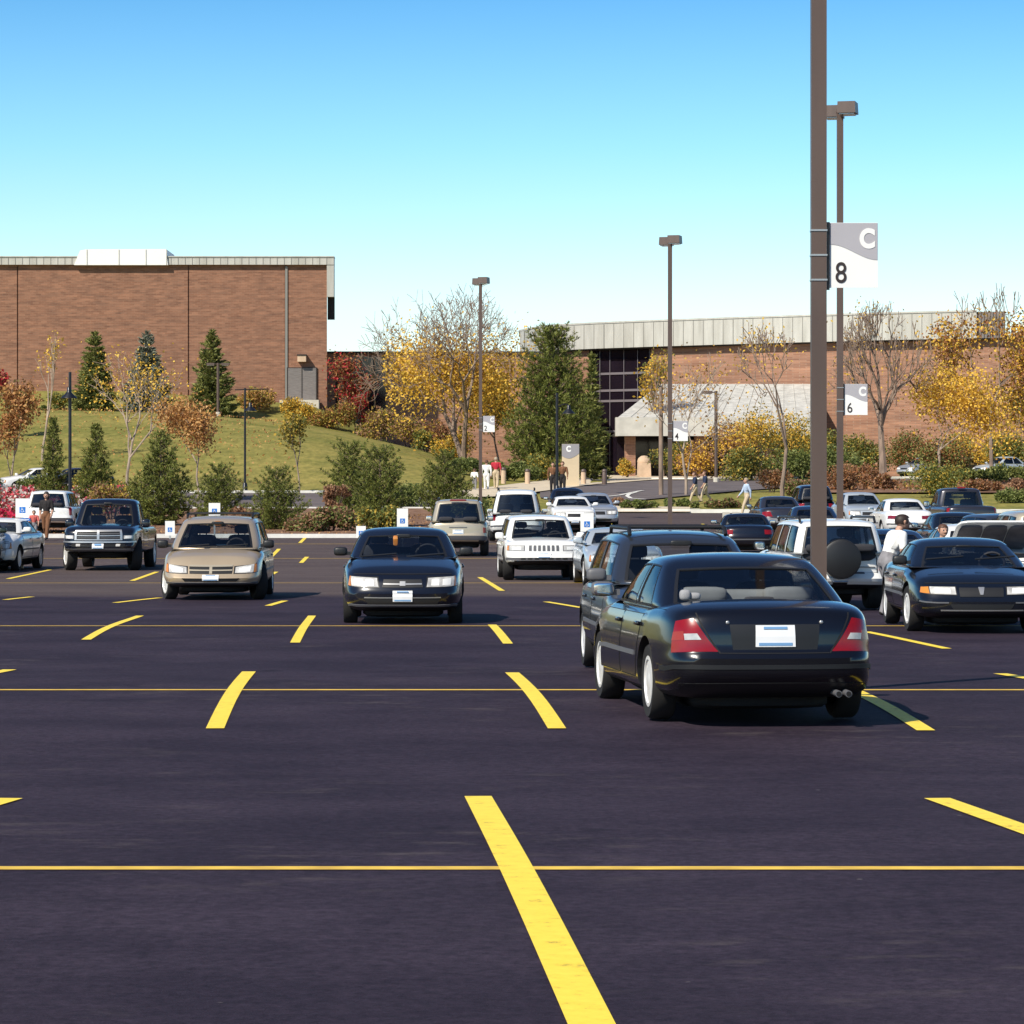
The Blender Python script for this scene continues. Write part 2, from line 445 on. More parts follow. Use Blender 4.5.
Lk.new(mx.outputs[2], N['Background'].inputs['Color']); N['Background'].inputs['Strength'].default_value = .085
sl = bpy.data.lights.new('sun', 'SUN'); sl.energy = 4.5; sl.angle = R(.5); sl.color = (1, .93, .80)
so = link(bpy.data.objects.new('sun', sl))
sd = Vector((math.sin(SUN_AZ)*math.cos(SUN_EL), math.cos(SUN_AZ)*math.cos(SUN_EL), math.sin(SUN_EL)))
so.rotation_euler = sd.to_track_quat('Z', 'Y').to_euler(); so.location = (-40, -60, 60)
S.view_settings.view_transform = 'Standard'; S.view_settings.look = 'None'; S.view_settings.exposure = .36; S.view_settings.gamma = 1

# ------------------------------------------------------------------ ground
def grid(name, xs, ys, dz, m):
    b = MB(); ny = len(ys)
    b.add([(x, y, H(x, y)+dz) for x in xs for y in ys],
          [(i*ny+j, (i+1)*ny+j, (i+1)*ny+j+1, i*ny+j+1) for i in range(len(xs)-1) for j in range(ny-1)])
    return b.build(name, m, smooth=True)
ys = list(np.arange(-30, 70, 1.))+list(np.arange(70, 155.5, 2.5))
tag(grid('parking_lot', list(np.linspace(-90, 90, 25)), ys, 0, M['asphalt']), kind='structure')
tag(grid('lawn', list(np.arange(-150, 151, 3.)), list(np.arange(113, 300, 3.))+[330, 400, 600, 1000, 2000], -.04, M['grass']), kind='structure')
tag(grid('side_ground', [-1500, -600, -300, -90], [-200, 0, 60, 100, 115, 150, 200, 300, 800], -.1, M['grass']), kind='structure')
tag(grid('side_ground', [90, 300, 600, 1500], [-200, 0, 60, 100, 115, 150, 200, 300, 800], -.1, M['grass']), kind='structure')
sheet('planting_bed', [(-40, 536), (488, 536)], [(-40, 509.5), (488, 509.5)], .06, M['mulch'], 40, 8)
sheet('access_road', [(-40, 509.5), (437, 509.5)], [(-40, 493.5), (437, 493.5)], .03, M['road'], 30, 6)
sheet('planting_bed', [(806, 493.5), (1040, 493.5)], [(806, 481), (1040, 481)], .06, M['mulch'], 20, 4)
sheet('driveway', [(540, 498), (600, 504), (640, 500.5), (740, 491), (800, 487), (1040, 485)], [(540, 491.5), (597, 485), (655, 480.5), (800, 479.5), (900, 479), (1040, 479)], .03, M['road'], 40, 4)
sheet('driveway', [(548, 514), (618, 514)], [(548, 497), (618, 501)], .02, M['road'], 6, 4)
sheet('sidewalk', [(440, 499), (500, 497.5), (536, 493), (597, 485), (655, 480.5), (700, 480.5), (790, 478.8)], [(440, 493.5), (468, 491), (505, 486), (577, 477.5), (655, 469.5), (700, 473), (790, 477)], .07, M['walkway'], 40, 4)
sheet('sidewalk', [(596, 513), (690, 513)], [(596, 507), (690, 508)], .06, M['walkway'], 10, 2)
kb = MB()
ridge([G(p, 115) for p in (-60, 120, 300, 487)], .9, .13, kb)
ridge([G(487, 115.5), G(489, 130), G(490, 150)], .4, .13, kb)
tag(kb.build('kerb', M['kerb']), kind='structure')
kb = MB(); ridge([hit(p, 509.3) for p in (-40, 120, 300, 437)], .35, .12, kb); tag(kb.build('kerb', M['kerb']), kind='structure')
kb = MB(); ridge([hit(p, 493) for p in (-40, 120, 300, 437)], .7, .14, kb); tag(kb.build('kerb', M['kerb']), kind='structure')
kb = MB(); ridge([G(p, 156) for p in (596, 700, 800, 900, 1060)], .5, .13, kb); tag(kb.build('kerb', M['kerb']), kind='structure')
kb = MB(); ridge([hit(p, y) for p, y in ((655, 479.6), (700, 480), (800, 478.6), (900, 478.3), (1040, 478.3))], .8, .13, kb); tag(kb.build('kerb', M['kerb']), kind='structure')

# painted lines
def stripe(mb, a, b, wid, dz=.0065, n=12, bow=0):
    a = Vector(a); b = Vector(b); d = (b-a); d.z = 0; L = d.length; d.normalize(); nr = Vector((-d.y, d.x, 0))
    vs = []
    for i in range(n+1):
        p = a.lerp(b, i/n) + nr*bow*math.sin(PI*i/n)
        for s in (-1, 1):
            q = p+nr*s*wid/2; vs.append((q.x, q.y, H(q.x, q.y)+dz))
    mb.add(vs, [(2*i, 2*i+1, 2*i+3, 2*i+2) for i in range(n)])
mb = MB()
a, b = hit(591, 1024), hit(478, 797); a = b+(a-b)*1.5
stripe(mb, a, b, .165, n=24)
for p0, p1, bow in (((937, 799), (1100, 858), 0), ((10, 799), (-160, 850), 0), ((215, 729), (249, 672), .02), ((557, 729), (512, 673), -.02), ((926, 731), (852, 690), -.02),
               ((86, 640), (140, 616), .03), ((295, 643), (312, 616), 0), ((508, 644), (492, 625), 0), ((866, 632), (947, 649), 0), ((1000, 674), (1030, 679), 0), ((-20, 676), (10, 670), 0),
               ((115, 603), (160, 598), 0), ((268, 606), (285, 601), 0), ((546, 602), (582, 608), 0), ((5, 600), (32, 597), 0),
               ((132, 581), (157, 572), 0), ((480, 577.5), (502, 591), 0), ((8, 579), (50, 570), 0), ((269, 576), (276, 572), 0), ((271, 557), (279, 549), 0), ((300, 543), (305, 538), 0), ((301, 563), (307, 557), 0),
               ((610, 523.5), (626, 528), 0), ((640, 530), (668, 537), 0), ((702, 524), (726, 530), 0), ((738, 515.5), (755, 519), 0), ((560, 520), (600, 531), 0)):
    stripe(mb, hit(*p0), hit(*p1), .16 if p0[1] > 760 else .145 if p0[1] > 660 else .125, bow=bow, n=8)
tag(mb.build('stall_markings', M['yellow']), kind='structure')
mb = MB()
for y in (868.5, 690, 626, 583, 558.5, 544):
    d = hit(512, y).y
    stripe(mb, (-60, d+.02, 0), (60, d-.02, 0), .14 if y > 800 else .15, dz=.0035, n=60)
tag(mb.build('row_markings', M['thinyellow']), kind='structure')
mb = MB()
for p0, p1 in (((560, 502.5), (620, 496)), ((620, 496), (643, 491.5)), ((636, 493), (629, 495)), ((629, 495), (627, 497)), ((627, 497), (631, 499.3)), ((631, 499.3), (645, 500.2)), ((630, 508), (700, 510))):
    stripe(mb, hit(*p0), hit(*p1), .22, dz=.06, n=6)
tag(mb.build('lane_markings', M['whiteline']), kind='structure')

# ------------------------------------------------------------------ buildings
def X(px, d): return (px-512)/F*d
def Z(py, d): return CH+(HZ-py)/F*d
def bx(mb, x0, x1, y0, y1, z0, z1, mi=0):
    mb.box(((x0+x1)/2, (y0+y1)/2, (z0+z1)/2), (x1-x0, y1-y0, z1-z0), mi)
D = 245.
bl = empty('brick_building', (X(140, D), D, 8.5), label='tall windowless brick building on the grassy hill with a grey metal roof edge', cat='building')
def lb(name, m, boxes, parent=bl, smooth=False):
    mb = MB(); o = parent.matrix_basis.translation if parent else Vector()
    q = parent
    off = Vector()
    while q: off += q.location; q = q.parent
    for (x0, x1, y0, y1, z0, z1, *mi) in boxes: bx(mb, x0-off.x, x1-off.x, y0-off.y, y1-off.y, z0-off.z, z1-off.z, *(mi or [0]))
    return mb.build(name, m, parent, smooth)
zt = Z(265, D)
xl, xr = X(-90, D), X(327, D)
segs = [xl, X(17.5, D), X(188.5, D), X(285.5, D), xr]
mb = MB(); o = bl.location
for i in range(4):
    a_, c_ = segs[i]+(.05 if i else 0), segs[i+1]-(.05 if i < 3 else 0)
    mb.poly_prism([(a_, D), (c_, D), (c_ if i < 3 else xr*(D+14)/D-.4, D+14), (a_, D+14)], 5, zt, lambda u, v, h: (u-o.x, v-o.y, h-o.z))
for i in (1, 2, 3): bx(mb, segs[i]-.05-o.x, segs[i]+.05-o.x, D+.12-o.y, D+13.9-o.y, 5-o.z, zt-.002-o.z)
mb.build('wall', M['brick'], bl, fix=True)
lb('downpipe', M['seam'], [(X(285.5, D)-.02, X(285.5, D)+.16, D-.1, D-.003, 8, zt-.1)])
n = 60
boxes = [(xl, X(334, D), D-.35, D+1.2, zt+.001, Z(257.5, D)), (xl-.05, X(334.3, D), D-.42, D+1.3, Z(257.5, D)+.001, Z(256.4, D))]
boxes += [(xl+(X(334, D)-xl)*i/n-.02, xl+(X(334, D)-xl)*i/n+.02, D-.375, D-.351, zt+.03, Z(257.5, D)-.02, 1) for i in range(1, n)]
lb('parapet', [M['metalpanel'], M['seam']], boxes)
lb('parapet_return', [M['metalpanel'], M['soffit']], [(xr+.003, X(334, D), D-.3, D+1.1, Z(297, D), zt), (xr+.003, X(334, D), D+.7, D+1.1, Z(319, D), Z(297, D)-.003, 1)])  # lower part coloured dark: shadow on the metal put into its colour
# rooftop plant room with a slanted left end
mb = MB(); o = bl.location; d = D-.5
pts = [(X(74, d), Z(265, d)), (X(80, d), Z(250.5, d)), (X(86, d), Z(249.3, d)), (X(166, d), Z(249, d)), (X(168, d), Z(265, d))]
mb.poly_prism(pts, d, d+6, lambda u, v, h: (u-o.x, h-o.y, v-o.z))
pr = mb.build('plant_room', M['whitewall'], bl, fix=True)
for p_ in (87, 119, 146, 166.5): lb('sheet_joint', M['metalpanel'], [(X(p_, d)-.03, X(p_, d)+.03, d-.03, d-.003, Z(264.6, d), Z(249.5, d))], pr)
lb('rooftop_unit', M['metalpanel'], [(X(170, d), X(178, d), D+2, D+4, Z(258, d)-1, Z(254.2, d))])
wl = lb('wall_lamp', M['stone'], [(X(298, D), X(306.5, D), D-.7, D-.003, Z(362, D), Z(356, D))])
lb('lamp_hood', M['soffit'], [(X(297.5, D), X(307, D), D-.75, D-.003, Z(356, D)+.003, Z(355, D)+.02)], wl)
lv = lb('louver_door', M['louver'], [(X(288, D), X(316, D), D-.12, D-.003, Z(400, D), Z(368, D))])
lb('door_frame', M['soffit'], [(X(287, D), X(288, D)-.003, D-.14, D-.003, Z(400, D), Z(367.4, D)), (X(316, D)+.003, X(317, D), D-.14, D-.003, Z(400, D), Z(367.4, D)), (X(302, D)-.03, X(302, D)+.03, D-.15, D-.123, Z(400, D), Z(368, D)), (X(288, D), X(316, D), D-.14, D-.003, Z(368, D)+.003, Z(367.4, D))], lv)
lb('step', M['concrete'], [(X(281, D), X(320, D), D-1.6, D-.15, 6, Z(400.5, D))])

# low link wing
D2 = 254.
xw = xr*254/245
bw = empty('low_brick_wing', (X(420, D2), D2, 6), label='low flat roofed brick wing half in shade between the two big buildings', cat='building')
lb('wall', M['brickR'], [(xw, X(560, D2), D2, D2+18, 3, Z(353.5, D2))], bw)
lb('roof_edge', M['soffit'], [(xw, X(560, D2), D2-.25, D2+18.2, Z(353.5, D2)+.002, Z(351.5, D2))], bw)
shade_glass = lb('window_wall', M['darkglass'], [(X(336, D2), X(386, D2), D2-.06, D2-.003, 4, Z(357, D2))], bw)  # dark glass put over the brick to deepen the tall building's shade
lb('mullion', M['soffit'], [(X(a, D2)-.05, X(a, D2)+.05, D2-.12, D2-.063, 4, Z(357, D2)) for a in (348, 361, 374)], shade_glass)  # bars added on that dark shade panel

# right building, facade slightly curved
RB = [(518, 272), (536, 266), (560, 262.5), (600, 259.5), (652, 256.5), (740, 252), (870, 246.5), (976, 243), (1004, 242.3), (1130, 241)]
rb = empty('curved_brick_building', (X(760, 250), 250, 4), label='long brick building with a grey panelled roof band and dark glass entrance', cat='building')
ro = rb.location
def facade(mb, px0, px1, off, z0, z1, th=.4, n=24, mi=0, cap=True):
    vs = []
    for i in range(n+1):
        px = px0+(px1-px0)*i/n; d = ip(px, RB)
        for dd, z in ((off, z0), (off, z1), (off+th, z1), (off+th, z0)):
            vs.append((X(px, d)-ro.x, d+dd-ro.y, z-ro.z))
    fs = [(i*4+k, (i+1)*4+k, (i+1)*4+(k+1) % 4, i*4+(k+1) % 4) for i in range(n) for k in range(4)]
    fs += [(0, 1, 2, 3), (n*4+3, n*4+2, n*4+1, n*4)]
    mb.add(vs, fs, mi)
zb_, zt_ = 13.95, 16.05
mb = MB(); facade(mb, 518, 589, 0, 2, zb_, 10); facade(mb, 651, 1130, 0, 2, zb_, 10); mb.build('wall', M['brickR'], rb)
mb = MB(); facade(mb, 520, 975, -.9, zb_+.1, zt_, 9)
for k in range(46):
    px = 524+k*9.9; facade(mb, px, px+.45, -.93, zb_+.12, zt_-.05, .025, 1, 1)
facade(mb, 519, 975.5, -.97, zt_+.003, zt_+.14, 9.1, 24, 2)
facade(mb, 520, 1130, -.6, zb_+.002, zb_+.098, 9, 24, 3)
mb.build('roof_band', [M['metalpanel'], M['seam'], M['metalpanel'], M['soffit']], rb)
mb = MB(); facade(mb, 976, 1004, -.7, zb_+.1, zt_, 6, 4)
for k in range(9): facade(mb, 976.5+k*3, 977+k*3, -.73, zb_+.12, zt_-.05, .025, 1, 1)
mb.build('roof_screen', [M['louver'], M['soffit']], rb)
mb = MB(); facade(mb, 1004.5, 1130, -.3, zb_+.1, zb_+.35, 6, 4); mb.build('coping', M['seam'], rb)
mb = MB(); facade(mb, 589.5, 650.5, .5, 2, zb_-.01, 8, 6); gw = mb.build('window_wall', M['darkglass'], rb)
mb = MB()
for px in (591, 600, 610, 624, 637.8, 649.8): facade(mb, px-.28, px+.28, .38, 2, zb_-.02, .115, 1)
for py in (373, 390, 400.5, 431):
    z = Z(py, 258); facade(mb, 590, 650, .40, z-.09, z+.09, .09, 4)
mb.build('mullion', M['mullion'], gw)
# canopy
dF, dB = 236., 250.
cx0, cx1 = X(617, dF), X(822, dF); z0, z1, z2 = Z(436, dF), Z(418, dF), Z(384, dB-1)
tl, tr = X(660, dB-1), X(812, dB-1)
cn = empty('entrance_canopy', (X(700, dF), dF, 3.5), label='pale sloping entrance canopy on brick columns in front of the dark glass', cat='canopy')
q = cn.location
mb = MB()
vs = [(cx0, dF, z1), (cx1, dF, z1), (tr, dB-1, z2), (tl, dB-1, z2), (cx0*1.055, dB, z1), (cx1, dB, z1), (tl, dB, z2), (tr, dB, z2), (cx0, dF, z1-.1), (cx1, dF, z1-.1), (cx0*1.055, dB, z1-.1), (cx1, dB, z1-.1)]
mb.add([(a-q.x, b-q.y, c-q.z) for a, b, c in vs], [(0, 1, 2, 3), (0, 3, 6, 4), (1, 5, 7, 2), (3, 2, 7, 6), (8, 10, 11, 9)])
mb.build('roof', M['canopy'], cn)
mb = MB()
for k in range(1, 16):
    t = k/16; a = Vector((cx0+(cx1-cx0)*t, dF-.01, z1+.02)); b = Vector((tl+(tr-tl)*t, dB-1, z2+.02))
    mb.tube([a-q, b-q], .025, 4)
mb.build('roof_rib', M['canopy'], cn)
lb('fascia', M['canopyedge'], [(cx0-.1, cx1+.1, dF-.2, dF-.01, z0, z1+.05), (cx0-.1, cx0+.1, dF, dF+1.5, z0, z1+.05), (cx1-.1, cx1+.1, dF, dB, z0, z1+.05)], cn)
lb('soffit', M['soffit'], [(cx0+.11, cx1-.11, dF, dB, z0+.2, z0+.4)], cn)
lb('entrance_glass', M['darkglass'], [(cx0*1.05, cx1, 248, 248.6, 2, z0+.19)], cn)
for px in (630, 700, 770): lb('column', M['brickR'], [(X(px-5, 238), X(px+5, 238), 237, 239.2, 2, z0+.2)], cn)
pier = MB(); pz = H(X(644, 230), 230)
pier.box((0, 0, .45), (1.0, 1.0, 1.1), taper=.92); pier.lathe([(.46, 0), (.5, .12), (.42, .35), (.22, .52), (.001, .56)], 16, c=(0, 0, .99))
o = pier.build('stone_pier', M['stone'], smooth=True); o.location = (X(644, 230), 230, pz); tag(o, 'round topped tan stone pier beside the canopy entrance', 'pier')
# ------------------------------------------------------------------ cars
def npi(x, pts): return np.interp(x, [p[0] for p in pts], [p[1] for p in pts])
def sq(V, n): return V/((np.abs(V)**n).sum(1)**(1/n))[:, None]
def body_map(P):
    L, W, n = P['L'], P['W'], P.get('n', 8)
    def f(V):
        q = sq(np.atleast_2d(np.array(V, float)), n)
        a, b, c = q[:, 0], q[:, 1], q[:, 2]
        zf = (c+1)/2
        x = a*L/2
        e = np.abs(a)**6
        x = x-np.where(a > 0, e*(npi(zf, P['nose'])+P.get('pcf', .12)*b*b), 0)+np.where(a < 0, e*(npi(zf, P['tail'])+P.get('pcr', .08)*b*b), 0)
        zt = npi(x, P['top']); zb = npi(x, P['bot'])
        z = zb+zf*(zt-zb)+P.get('crown', .035)*(1-b*b)*np.clip((zf-.75)*4, 0, 1)
        y = b*W/2*npi(zf, P['sec'])*npi(x, P['plan'])
        return np.stack([x, y, z], 1)
    return f
def cab_map(P):
    K = P['cab']; n = K.get('n', 9)
    def f(V):
        q = sq(np.atleast_2d(np.array(V, float)), n)
        a, b, c = q[:, 0], q[:, 1], q[:, 2]
        zf = (c+1)/2
        e = K.get('e', 1.0)
        xf = K['xwb']+(K['xwt']-K['xwb'])*zf**e; xr = K['xrb']+(K['xrt']-K['xrb'])*zf**K.get('er', 1.)
        x = xr+(xf-xr)*(a+1)/2-np.sign(a)*np.abs(a)**4*K.get('pc', .10)*b*b
        y = b*(K['Wb']+(K['Wr']-K['Wb'])*zf**1.25)*(1-K.get('tap', .05)*np.abs(a)**3)
        zt = P['H']-K.get('drop', .04)*np.abs(a)**2.5-K.get('rdrop', 0)*np.clip(-a, 0, 1)**2
        z = K['zb']-.05+zf*(zt-K['zb']+.05)-.035*b*b*zf**3
        return np.stack([x, y, z], 1)
    return f
def unfold(face, P, K=None):
    k = P['W']/P['L']
    def f(u, v):
        if face in 'FR':
            s = 1 if face == 'F' else -1
            if abs(u) <= 1: return (s, u, v)
            return (s*(1-(abs(u)-1)*k), math.copysign(1, u), v)
        if face == 'L': return (u, 1, v)
        if face == 'Q': return (u, -1, v)
        return (u, v, 1)
    return f
def patch(mb, fn, uf, quad, nu, nv, off, skirt=.012, mi=0):
    (a0, c0), (a1, c1), (a2, c2), (a3, c3) = quad
    U = []
    for j in range(nv+1):
        t = j/nv
        for i in range(nu+1):
            s = i/nu
            u = (a0*(1-s)+a1*s)*(1-t)+(a3*(1-s)+a2*s)*t; v = (c0*(1-s)+c1*s)*(1-t)+(c3*(1-s)+c2*s)*t
            U.append((u, v))
    e = .01
    pts = fn([uf(u, v) for u, v in U])
    du = fn([uf(u+e, v) for u, v in U])-fn([uf(u-e, v) for u, v in U]); dv = fn([uf(u, v+e) for u, v in U])-fn([uf(u, v-e) for u, v in U])
    nr = np.cross(du, dv); nr /= np.linalg.norm(nr, axis=1)[:, None]+1e-9
    ctr = np.array([0, 0, .75]); flip = np.sign(((pts-ctr)*np.array([1, 1, 1.5])*nr).sum()); nr *= flip
    out = pts+nr*off; inn = pts+nr*(off-skirt)
    w = nu+1
    fs = [(j*w+i, j*w+i+1, (j+1)*w+i+1, (j+1)*w+i) for j in range(nv) for i in range(nu)]
    if flip < 0: fs = [tuple(reversed(f)) for f in fs]
    vs = list(out)
    if skirt:
        loop = list(range(w))+[j*w+nu for j in range(1, nv+1)]+[nv*w+i for i in range(nu-1, -1, -1)]+[j*w for j in range(nv-1, 0, -1)]
        n0 = len(vs); vs += [inn[i] for i in loop]; m = len(loop)
        sk = [(loop[i], n0+i, n0+(i+1) % m, loop[(i+1) % m]) for i in range(m)]
        if flip < 0: sk = [tuple(reversed(f)) for f in sk]
        fs += sk
    mb.add(vs, fs, mi)
def warp(n, extra=()):
    t = np.linspace(-1, 1, n); v = .5*t+.5*np.sin(t*PI/2)
    return np.array(sorted(set(np.round(list(v)+list(extra), 5))))
def wheel_mesh(R_, tw, spokes, key, cache={}):
    k = (round(R_, 3), round(tw, 3), spokes)
    if k in cache: return cache[k]
    t = MB(); r = R_*.66
    t.lathe([(r, -tw/2+.01), (R_*.93, -tw/2), (R_, -tw/2+.03), (R_, tw/2-.03), (R_*.93, tw/2), (r, tw/2-.01), (r-.02, tw/2-.05), (r-.02, -tw/2+.05)], 28, axis='y', close=True)
    a = t.build('wheel', M['tyre'], smooth=50, fix=True)
    m = MB(); h = tw/2
    m.lathe([(r-.005, h-.06), (r+.004, h-.006), (r-.025, h-.004), (r-.045, h-.035), (r-.05, h-.05)], 28, axis='y')
    m.lathe([(r-.03, h-.05), (.001, h-.05)], 24, axis='y', mi=1)
    m.lathe([(.075, h-.05), (.07, h-.012), (.03, h-.004), (.001, h-.004)], 14, axis='y')
    for i in range(spokes):
        an = 2*PI*i/spokes; c_, s_ = math.cos(an), math.sin(an); wi, wo = .030+.05/spokes*2, .022+.18/spokes
        p = []
        for rr, ww, hh in ((.05, wi, h-.012), (r-.03, wo, h-.016)):
            for sg in (-1, 1): p.append((rr*c_-sg*ww*s_, hh, rr*s_+sg*ww*c_))
        p += [(x, h-.048, z) for x, y, z in p]
        m.add(p, [(0, 1, 3, 2), (4, 6, 7, 5), (0, 4, 5, 1), (2, 3, 7, 6), (0, 2, 6, 4), (1, 5, 7, 3)])
    b = m.build('rim', [M['rim'], M['rimdark']], smooth=30, fix=True)
    C.objects.unlink(a); C.objects.unlink(b)
    cache[k] = (a.data, b.data); return cache[k]

def sub(o, cutters):
    for c in cutters:
        md = o.modifiers.new('b', 'BOOLEAN'); md.operation = 'DIFFERENCE'; md.object = c; md.solver = 'EXACT'
    dg = bpy.context.evaluated_depsgraph_get()
    me = bpy.data.meshes.new_from_object(o.evaluated_get(dg))
    o.modifiers.clear(); old = o.data; o.data = me; me.name = old.name; bpy.data.meshes.remove(old)
    for c in cutters:
        d = c.data; bpy.data.objects.remove(c); bpy.data.meshes.remove(d)

def car(name, label, cat, x, y, rz, P, pm, feats=(), hi=1., group='parked cars', seat=None, glass=None, steer=0, lowmat=None, skip=()):
    z = H(x, y)
    P = dict(P); K = P['cab'] = dict(P['cab'])
    if 'zs' in P:
        P['top'] = [(a, b*P['zs']) for a, b in P['top']]; K['zb'] *= P['zs']
    root = empty(name, (x, y, z), R(rz), label=label, cat=cat, group=group)
    bm_, cm_ = body_map(P), cab_map(P)
    na, nb, nc = int(46*hi), int(15*hi)+1, int(15*hi)+1
    V, Fs = cube_grid(warp(na), warp(nb), warp(nc))
    mb = MB(); mb.add(bm_(V), [f for f, _, _ in Fs])
    body = mb.build('body', [pm, M['trim']], root)
    cut = []
    Rw, tw = P['R'], P['tw']
    for wx in (P['xf'], P['xr']):
        for s in (-1, 1):
            m2 = MB(); yy = P['W']/2
            m2.lathe([(.001, s*(yy-.30)), (Rw+.055, s*(yy-.30)), (Rw+.055, s*(yy+.3)), (.001, s*(yy+.3))], 28, axis='y', c=(wx, 0, Rw+.01))
            bm = bmesh.new(); me = bpy.data.meshes.new('cut')
            me.from_pydata(m2.v, [], m2.f); bm.from_mesh(me); bmesh.ops.remove_doubles(bm, verts=bm.verts, dist=.004); bmesh.ops.recalc_face_normals(bm, faces=bm.faces); bm.to_mesh(me); bm.free()
            c_ = link(bpy.data.objects.new('cut', me)); c_.parent = root; cut.append(c_)
    bpy.context.view_layer.update()
    sub(body, cut)
    me = body.data
    for p in me.polygons:
        c_ = p.center
        for wx in (P['xf'], P['xr']):
            if math.hypot(c_.x-wx, c_.z-Rw-.01) < Rw+.06 and abs(c_.y) > P['W']/2-.36:
                d = math.hypot(c_.x-wx, c_.z-Rw-.01)
                if abs(p.normal.y) > .9 and abs(c_.y) > P['W']/2-.2: continue
                p.material_index = 1
        if c_.z < P.get('sillz', .0) or (p.normal.z < -.7 and c_.z < .45): p.material_index = 1
    me.polygons.foreach_set('use_smooth', [True]*len(me.polygons)); me.set_sharp_from_angle(angle=R(35))
    # cabin shell with real window openings
    c0, c1 = K.get('c', (-.74, .74)); fb, bb = K.get('fb', .86), K.get('bb', .84); side = K['side']
    fc = K.get('fc', (c0, c1)); bc = K.get('bc', (c0, c1))
    ex = [v for s in side for v in s]
    A, B, Cc = warp(int(22*hi)+2, ex), warp(int(12*hi)+2, (-fb, fb, -bb, bb)), warp(int(10*hi)+2, (c0, c1)+tuple(fc)+tuple(bc))
    V, Fs = cube_grid(A, B, Cc)
    keep = []
    for f, (ax, sg), (u, v) in Fs:
        if ax == 0 and sg > 0 and abs(u) < fb and fc[0] < v < fc[1]: continue
        if ax == 0 and sg < 0 and abs(u) < bb and bc[0] < v < bc[1] and not K.get('noback'): continue
        if ax == 1 and any(s[0] < u < s[1] for s in side) and c0 < v < c1: continue
        if ax == 2 and sg < 0: continue
        keep.append(f)
    pts = cm_(V)
    mb = MB(); mb.add(pts, keep); rf = mb.build('roof', P.get('roofmat') or pm, root, smooth=50)
    cen = np.array([(K['xwb']+K['xrb'])/2, 0, K['zb']])
    mb = MB(); mb.add(cen+(pts-cen)*np.array([.985, .965, .94]), [tuple(reversed(f)) for f in keep]); mb.build('lining', M['liner'], rf, smooth=50)
    g = glass or M['glass']; gb = P.get('backglass') or g
    def win(nm, face, quad, gm):
        uf = unfold(face, P)
        mb = MB(); patch(mb, cm_, uf, quad, 8, 6, -.006, 0); o = mb.build(nm, gm, root, smooth=True)
        us = [q[0] for q in quad]; vs = [q[1] for q in quad]; u0, u1, v0, v1 = min(us), max(us), min(vs), max(vs)
        t, k = (.05, .06) if face in 'FR' else (.022, .06)
        mb = MB()
        for qd, nu, nv in (([(u0, v0), (u1, v0), (u1, v0+k), (u0, v0+k)], 8, 1), ([(u0, v1-k), (u1, v1-k), (u1, v1), (u0, v1)], 8, 1),
                           ([(u0, v0+k), (u0+t, v0+k), (u0+t, v1-k), (u0, v1-k)], 1, 6), ([(u1-t, v0+k), (u1, v0+k), (u1, v1-k), (u1-t, v1-k)], 1, 6)):
            patch(mb, cm_, uf, qd, nu, nv, .002, .01)
        mb.build('window_seal', M['trim'], o, smooth=40)
        return o
    win('windshield', 'F', [(-fb, fc[0]), (fb, fc[0]), (fb, fc[1]), (-fb, fc[1])], g)
    if not K.get('noback'): win('rear_window', 'R', [(-bb, bc[0]), (bb, bc[0]), (bb, bc[1]), (-bb, bc[1])], gb)
    for s in side:
        for fce in 'LQ': win('side_window', fce, [(s[0], c0), (s[1], c0), (s[1], c1), (s[0], c1)], P.get('sideglass') or g)
    # cabin floor, dash, seats
    mb = MB(); patch(mb, lambda V: np.array([(v[0]*(K['xwb']-K['xrb'])/2+(K['xwb']+K['xrb'])/2, v[1]*(K['Wb']-.03), K['zb']-.005) for v in V]), unfold('T', P), [(-1, -1), (1, -1), (1, 1), (-1, 1)], 4, 4, .0, 0)
    it = mb.build('cabin_floor', M['cabin'], root)
    sm = seat or M['seatdark']; hh = P['H']-K['zb']
    for s in (-1, 1):
        mb = MB(); xs = P.get('xs', (K['xwt']+K['xrt'])/2+.25)
        mb.rbox((xs, s*.36, K['zb']+hh*.16), (.16, .50, hh*.5)); mb.rbox((xs-.03, s*.36, K['zb']+hh*.57), (.10, .27, hh*.26)); mb.tube([(xs-.02, s*.36+.06, K['zb']+.2*hh), (xs-.02, s*.36+.06, K['zb']+.5*hh)], .012, 6); mb.tube([(xs-.02, s*.36-.06, K['zb']+.2*hh), (xs-.02, s*.36-.06, K['zb']+.5*hh)], .012, 6)
        mb.build('seat', sm, root, smooth=60)
    if 'bench' not in skip:
        mb = MB(); xb = P.get('xb', K['xrt']-.02)
        mb.rbox((xb, 0, K['zb']), (.2, 1.2, .26))
        for s in (-1, 1): mb.rbox((xb-.12, s*.36, K['zb']+.09), (.16, .42, .13), n=4)
        mb.build('rear_seat', P.get('benchmat') or sm, root, smooth=60)
    mb = MB(); th = [2*PI*i/20 for i in range(21)]; xd = K['xwb']-.62
    mb.tube([(xd+.06*math.sin(t), .36+.18*math.cos(t), K['zb']+.02+.17*math.sin(t)) for t in th], .016, 6, caps=False)
    mb.build('steering_wheel', M['seatdark'], root, smooth=True)
    mb = MB(); mb.rbox((K['xwt']+.14, 0, P['H']-.13), (.03, .22, .055)); mb.build('rear_view_mirror', M['trim'], root, smooth=60)
